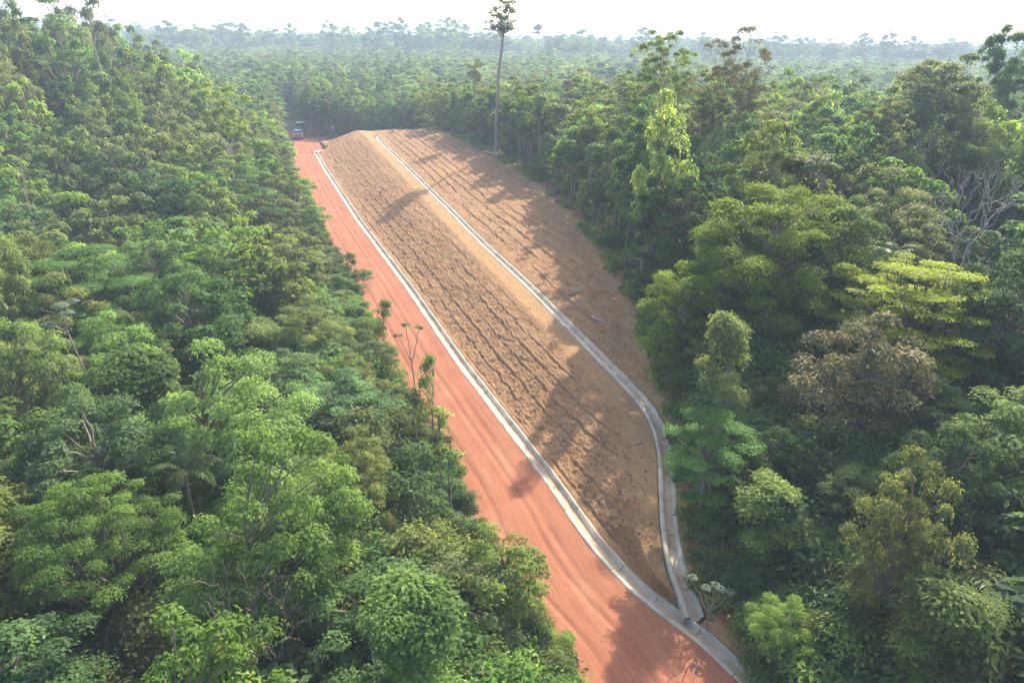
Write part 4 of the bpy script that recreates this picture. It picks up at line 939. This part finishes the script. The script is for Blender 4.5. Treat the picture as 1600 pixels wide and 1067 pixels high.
# ------------------------------------------------------------------ vehicles parked at the far junction
def box_mesh(name, mat, boxes, bev=.03):
    """boxes: list of 8-corner hexahedra given as (x0,x1,y0,y1,z0,z1,[taper x top],[y shift of top front, back])"""
    import bmesh
    bm = bmesh.new()
    for b in boxes:
        x0, x1, y0, y1, z0, z1 = b[:6]; tx = b[6] if len(b) > 6 else 0; f0, f1 = b[7] if len(b) > 7 else (0, 0)
        v = [bm.verts.new(c) for c in ((x0, y0, z0), (x1, y0, z0), (x1, y1, z0), (x0, y1, z0), (x0 + tx, y0 + f0, z1), (x1 - tx, y0 + f0, z1), (x1 - tx, y1 - f1, z1), (x0 + tx, y1 - f1, z1))]
        for q in ((0, 3, 2, 1), (4, 5, 6, 7), (0, 1, 5, 4), (1, 2, 6, 5), (2, 3, 7, 6), (3, 0, 4, 7)): bm.faces.new([v[i] for i in q])
    if bev: bmesh.ops.bevel(bm, geom=list(bm.edges), offset=bev, segments=2, affect='EDGES', profile=.6)
    me = bpy.data.meshes.new(name); bm.to_mesh(me); bm.free(); me.materials.append(mat); return me
def wheel(root, x, y, r=.38, w=.24):
    a = np.linspace(0, 2 * math.pi, 25)
    prof = [(-w / 2, r * .55), (-w / 2, r * .92), (-w * .3, r), (w * .3, r), (w / 2, r * .92), (w / 2, r * .55)]
    V = np.array([(px_, rr * math.cos(t_), rr * math.sin(t_)) for t_ in a[:-1] for px_, rr in prof]); k = len(prof)
    F = np.array([(i * k + j, i * k + j + 1, ((i + 1) % 24) * k + j + 1, ((i + 1) % 24) * k + j) for i in range(24) for j in range(k - 1)])
    t_ = link('wheel', mesh_np('tyre', V, F, M_RUB, smooth=True), root); t_.location = (x, y, r)
    V2 = np.array([(sx * w * .4, rr * math.cos(q_), rr * math.sin(q_)) for sx in (-1, 1) for rr in (r * .15, r * .56) for q_ in a[:-1]])
    F2 = []
    for s_ in range(2):
        for i in range(24): F2.append((s_ * 48 + i, s_ * 48 + (i + 1) % 24, s_ * 48 + 24 + (i + 1) % 24, s_ * 48 + 24 + i))
    link('rim', mesh_np('rim', V2, np.array(F2), M_RIM), t_)
M_RUB = plain('tyre_rubber', (.03, .028, .026), .9); M_RIM = plain('wheel_rim', (.35, .35, .36), .4, .6)
M_SILV = plain('silver_paint', (.62, .64, .68), .35, .2, .05); M_GLASS = plain('tinted_glass', (.02, .025, .03), .1, 0, .1); M_REDL = plain('red_tailgate', (.50, .075, .055), .4); M_TEAL = plain('teal_paint', (.02, .25, .20), .45)
M_CREAM = plain('cream_roof', (.50, .47, .40), .5); M_BLACK = plain('black_plastic', (.025, .025, .028), .6); M_LAMP = plain('lamp_lens', (.6, .05, .04), .25)
pp = at_z(465, 219.5, .03)
tk = empty('pickup_truck', (pp[0] + .1, pp[1], .06), R_(14)); tag(tk, 'silver pickup truck with red tailgate parked where the road enters the forest', 'pickup')
link('body', box_mesh('body', M_SILV, [(-.93, .93, .05, 5.25, .42, .98, .04, (0, .05)), (-.93, -.80, .05, 1.75, .98, 1.16, .02), (.80, .93, .05, 1.75, .98, 1.16, .02), (-.86, .86, 3.7, 5.15, .97, 1.12, .06, (0, .25))], .04), tk)
link('bed_floor', box_mesh('bed_floor', M_BLACK, [(-.79, .79, .12, 1.7, .70, 1.0)], .01), tk)
cab = link('cab', box_mesh('cab', M_SILV, [(-.86, .86, 1.75, 3.85, .98, 1.15, .02), (-.80, .80, 2.0, 3.1, 1.70, 1.80, .10, (.05, .1)), (-.84, -.76, 1.8, 1.95, 1.1, 1.74, .03, (.15, -.1)), (.76, .84, 1.8, 1.95, 1.1, 1.74, .03, (.15, -.1))], .03), tk)
link('window', box_mesh('window', M_GLASS, [(-.82, .82, 1.80, 3.75, 1.13, 1.72, .1, (.12, .55))], .02), tk)
g = link('tailgate', box_mesh('tailgate', M_REDL, [(-.80, .80, -.02, .06, .60, 1.12)], .02), tk); link('handle', box_mesh('handle', M_BLACK, [(-.12, .12, -.05, -.01, .92, 1.0)], .01), g)
link('bumper', box_mesh('bumper', M_BLACK, [(-.9, .9, -.16, .05, .42, .58)], .03), tk)
for s_ in (-1, 1):
    link('tail_lamp', box_mesh('tail_lamp', M_LAMP, [(s_ * .87 - .06, s_ * .87 + .06, -.01, .05, .68, 1.08)], .01), tk)
    link('side_mirror', box_mesh('side_mirror', M_SILV, [(s_ * 1.02 - .1, s_ * 1.02 + .1, 3.35, 3.45, 1.12, 1.32)], .02), tk)
    for y_ in (.95, 4.3): wheel(tk, s_ * .78, y_)
pp = at_z(460, 213, .03)
lv = empty('teal_truck', (pp[0] + .2, pp[1] + 4.0, .06), R_(10)); tag(lv, 'teal truck with pale cab roof parked in front of the silver pickup', 'truck')
link('cab', box_mesh('cab', M_TEAL, [(-.85, .85, .3, 2.2, .7, 1.55, .03), (-.80, -.70, .35, 2.1, 1.55, 2.25, .03), (.70, .80, .35, 2.1, 1.55, 2.25, .03)], .04), lv)
link('window', box_mesh('window', M_GLASS, [(-.74, .74, .36, 2.12, 1.54, 2.24, .04, (.05, .2))], .02), lv)
link('roof', box_mesh('roof', M_CREAM, [(-.86, .86, .25, 2.2, 2.24, 2.42, .08, (.05, .1))], .05), lv)
link('cargo_bed', box_mesh('cargo_bed', M_TEAL, [(-.92, .92, -2.6, .22, .75, .90), (-.92, -.86, -2.6, .22, .90, 1.3), (.86, .92, -2.6, .22, .90, 1.3), (-.86, .86, -2.6, -2.54, .90, 1.3)], .02), lv)
link('chassis', box_mesh('chassis', M_BLACK, [(-.5, .5, -2.5, 2.5, .45, .72)], .02), lv)
link('bonnet', box_mesh('bonnet', M_TEAL, [(-.80, .80, 2.2, 3.0, .7, 1.3, .06, (0, .2))], .05), lv)
for s_ in (-1, 1):
    for y_ in (-1.6, 2.1): wheel(lv, s_ * .76, y_, .40)

# ------------------------------------------------------------------ fallen wood, stakes, litter on the slope
M_LOG = BARK_DEAD
def log_thing(label, a, b, r, seed, sub=3, name='fallen_log'):
    rng = np.random.default_rng(seed); a = np.array(a); b = np.array(b); root = empty(name, tuple(a)); tag(root, label, 'log', 'fallen wood on the slope')
    tb = Tubes(8); P = curve_pts((0, 0, 0), b - a, 8, rng, wob=.03); tb.add(P, r * np.linspace(1, .55, 8)); link('stem', tb.mesh('stem', M_LOG), root)
    for i in range(sub):
        q = P[3 + i % 4]; e = q + np.array([rng.normal() * .6, rng.normal() * .6, .25 + .5 * rng.random()]); t2 = Tubes(5); t2.add(curve_pts(q, e, 5, rng, wob=.08), r * np.linspace(.4, .1, 5)); link('branch_stub', t2.mesh('branch_stub', M_LOG), root)
def P_(u, v, dz=.12):
    z = 5.0
    for _ in range(25):
        p_ = at_z(u, v, z); z = .5 * z + .5 * land1(p_[0], p_[1])
    return p_ + np.array([0, 0, dz])
log_thing('long pale fallen log lying at the foot of the very tall tree', P_(757, 239), P_(800, 249), .20, 1)
log_thing('pale fallen log beside the young palm at the slope edge', P_(800, 249), P_(826, 258), .16, 2)
log_thing('short pale curved log lying on the upper slope', P_(925, 497), P_(941, 505), .10, 3, 1)
log_thing('dark brushwood pile stem in the middle of the upper slope', P_(885, 462), P_(905, 455), .07, 4, 4)
log_thing('grey brushwood on the slope edge below the tall tiered tree', P_(880, 300), P_(905, 318), .08, 5, 4)
log_thing('thin stick standing in the tilled lower slope', P_(655, 381, 0), P_(654, 376, .55), .05, 6, 0, 'marker_stick')
log_thing('small forked root lying on the lower slope near its shaded part', P_(812, 556), P_(822, 562), .06, 7, 2)
log_thing('short dark stick on the lower slope below the long shade', P_(786, 559), P_(795, 557), .05, 8, 0)
log_thing('broken branch lying on the red road in the lower shade', P_(1082, 1052, .04), P_(1093, 1040, .06), .03, 9, 1)
log_thing('pale branch at the shaded forest edge of the upper slope', P_(905, 325), P_(935, 352), .06, 10, 3)
log_thing('dark clod of roots on the far part of the tilled slope', P_(594, 303), P_(598, 300, .35), .12, 11, 2)
# loose clods and twigs: uncountable
rng = np.random.default_rng(8)
n = 5200; yk = 23 + 110 * rng.random(n) ** 1.7; f_ = rng.random(n); a_ = xL(yk) + .8; b_ = xF(yk) + 1.2; xk = a_ + (b_ - a_) * f_
keep = np.abs(xk - xU(yk)) > .8; xk = xk[keep]; yk = yk[keep]; zk = land(xk, yk) + .03; n = len(xk)
base = np.array([(1, 0, 0), (-1, 0, 0), (0, 1, 0), (0, -1, 0), (0, 0, 1), (0, 0, -1)], float); fc = np.array([(0, 2, 4), (2, 1, 4), (1, 3, 4), (3, 0, 4), (2, 0, 5), (1, 2, 5), (3, 1, 5), (0, 3, 5)])
sz = (.02 + .06 * rng.random(n) ** 4)[:, None, None]
V = base[None] * sz * (.6 + .8 * rng.random((n, 6, 1))) + rng.normal(size=(n, 6, 3)) * sz * .15 + np.stack([xk, yk, zk], -1)[:, None, :]
F = (fc[None] + (np.arange(n) * 6)[:, None, None]).reshape(-1, 3)
cl = link('soil_clods', mesh_np('soil_clods', V.reshape(-1, 3), F, M_SLOPE, np.zeros(n * 6))); tag(cl, 'loose soil clods strewn over the tilled slope', 'clods', kind='stuff')
tb = Tubes(3)
for i in range(900):
    y = 24 + 100 * rng.random() ** 1.2
    x = (xF(y) - .8 + 2.6 * rng.random()) if i < 620 else float(xL(y) + 1 + (xF(y) - xL(y) - 1) * rng.random())
    if abs(x - xU(y)) < .9: continue
    a = rng.random() * 6.28; L_ = (.35 + 1.1 * rng.random()) if i < 620 else .2 + .5 * rng.random(); z = land1(x, y) + .10
    dv = np.array([math.cos(a), math.sin(a), rng.random() * .35]) * L_
    tb.add(curve_pts((x, y, z), np.array([x, y, z]) + dv, 4, rng, wob=.08), np.linspace(.022, .008, 4))
tw = link('twig_litter', tb.mesh('twig_litter', BARK_DEAD)); tag(tw, 'grey twigs and slash littering the forest edge of the slope', 'twigs', kind='stuff')

# ------------------------------------------------------------------ air
import bmesh
bm = bmesh.new(); bmesh.ops.create_cube(bm, size=1.0)
me = bpy.data.meshes.new('haze'); bm.to_mesh(me); bm.free()
hz = link('haze', me); hz.location = (0, 7200, 15.0); hz.scale = (19000, 16000, 48.0); tag(hz, 'thin pale haze over the whole forest', 'haze', kind='stuff')
m = bpy.data.materials.new('haze_air'); m.use_nodes = True; nt = m.node_tree; nt.nodes.clear()
out = nt.nodes.new('ShaderNodeOutputMaterial'); pv = nt.nodes.new('ShaderNodeVolumePrincipled')
pv.inputs['Color'].default_value = (.70, .84, 1.0, 1); pv.inputs['Density'].default_value = .00068; pv.inputs['Anisotropy'].default_value = 0.0
nt.links.new(pv.outputs[0], out.inputs['Volume']); me.materials.append(m)
print('done', round(time.time() - T0, 1))
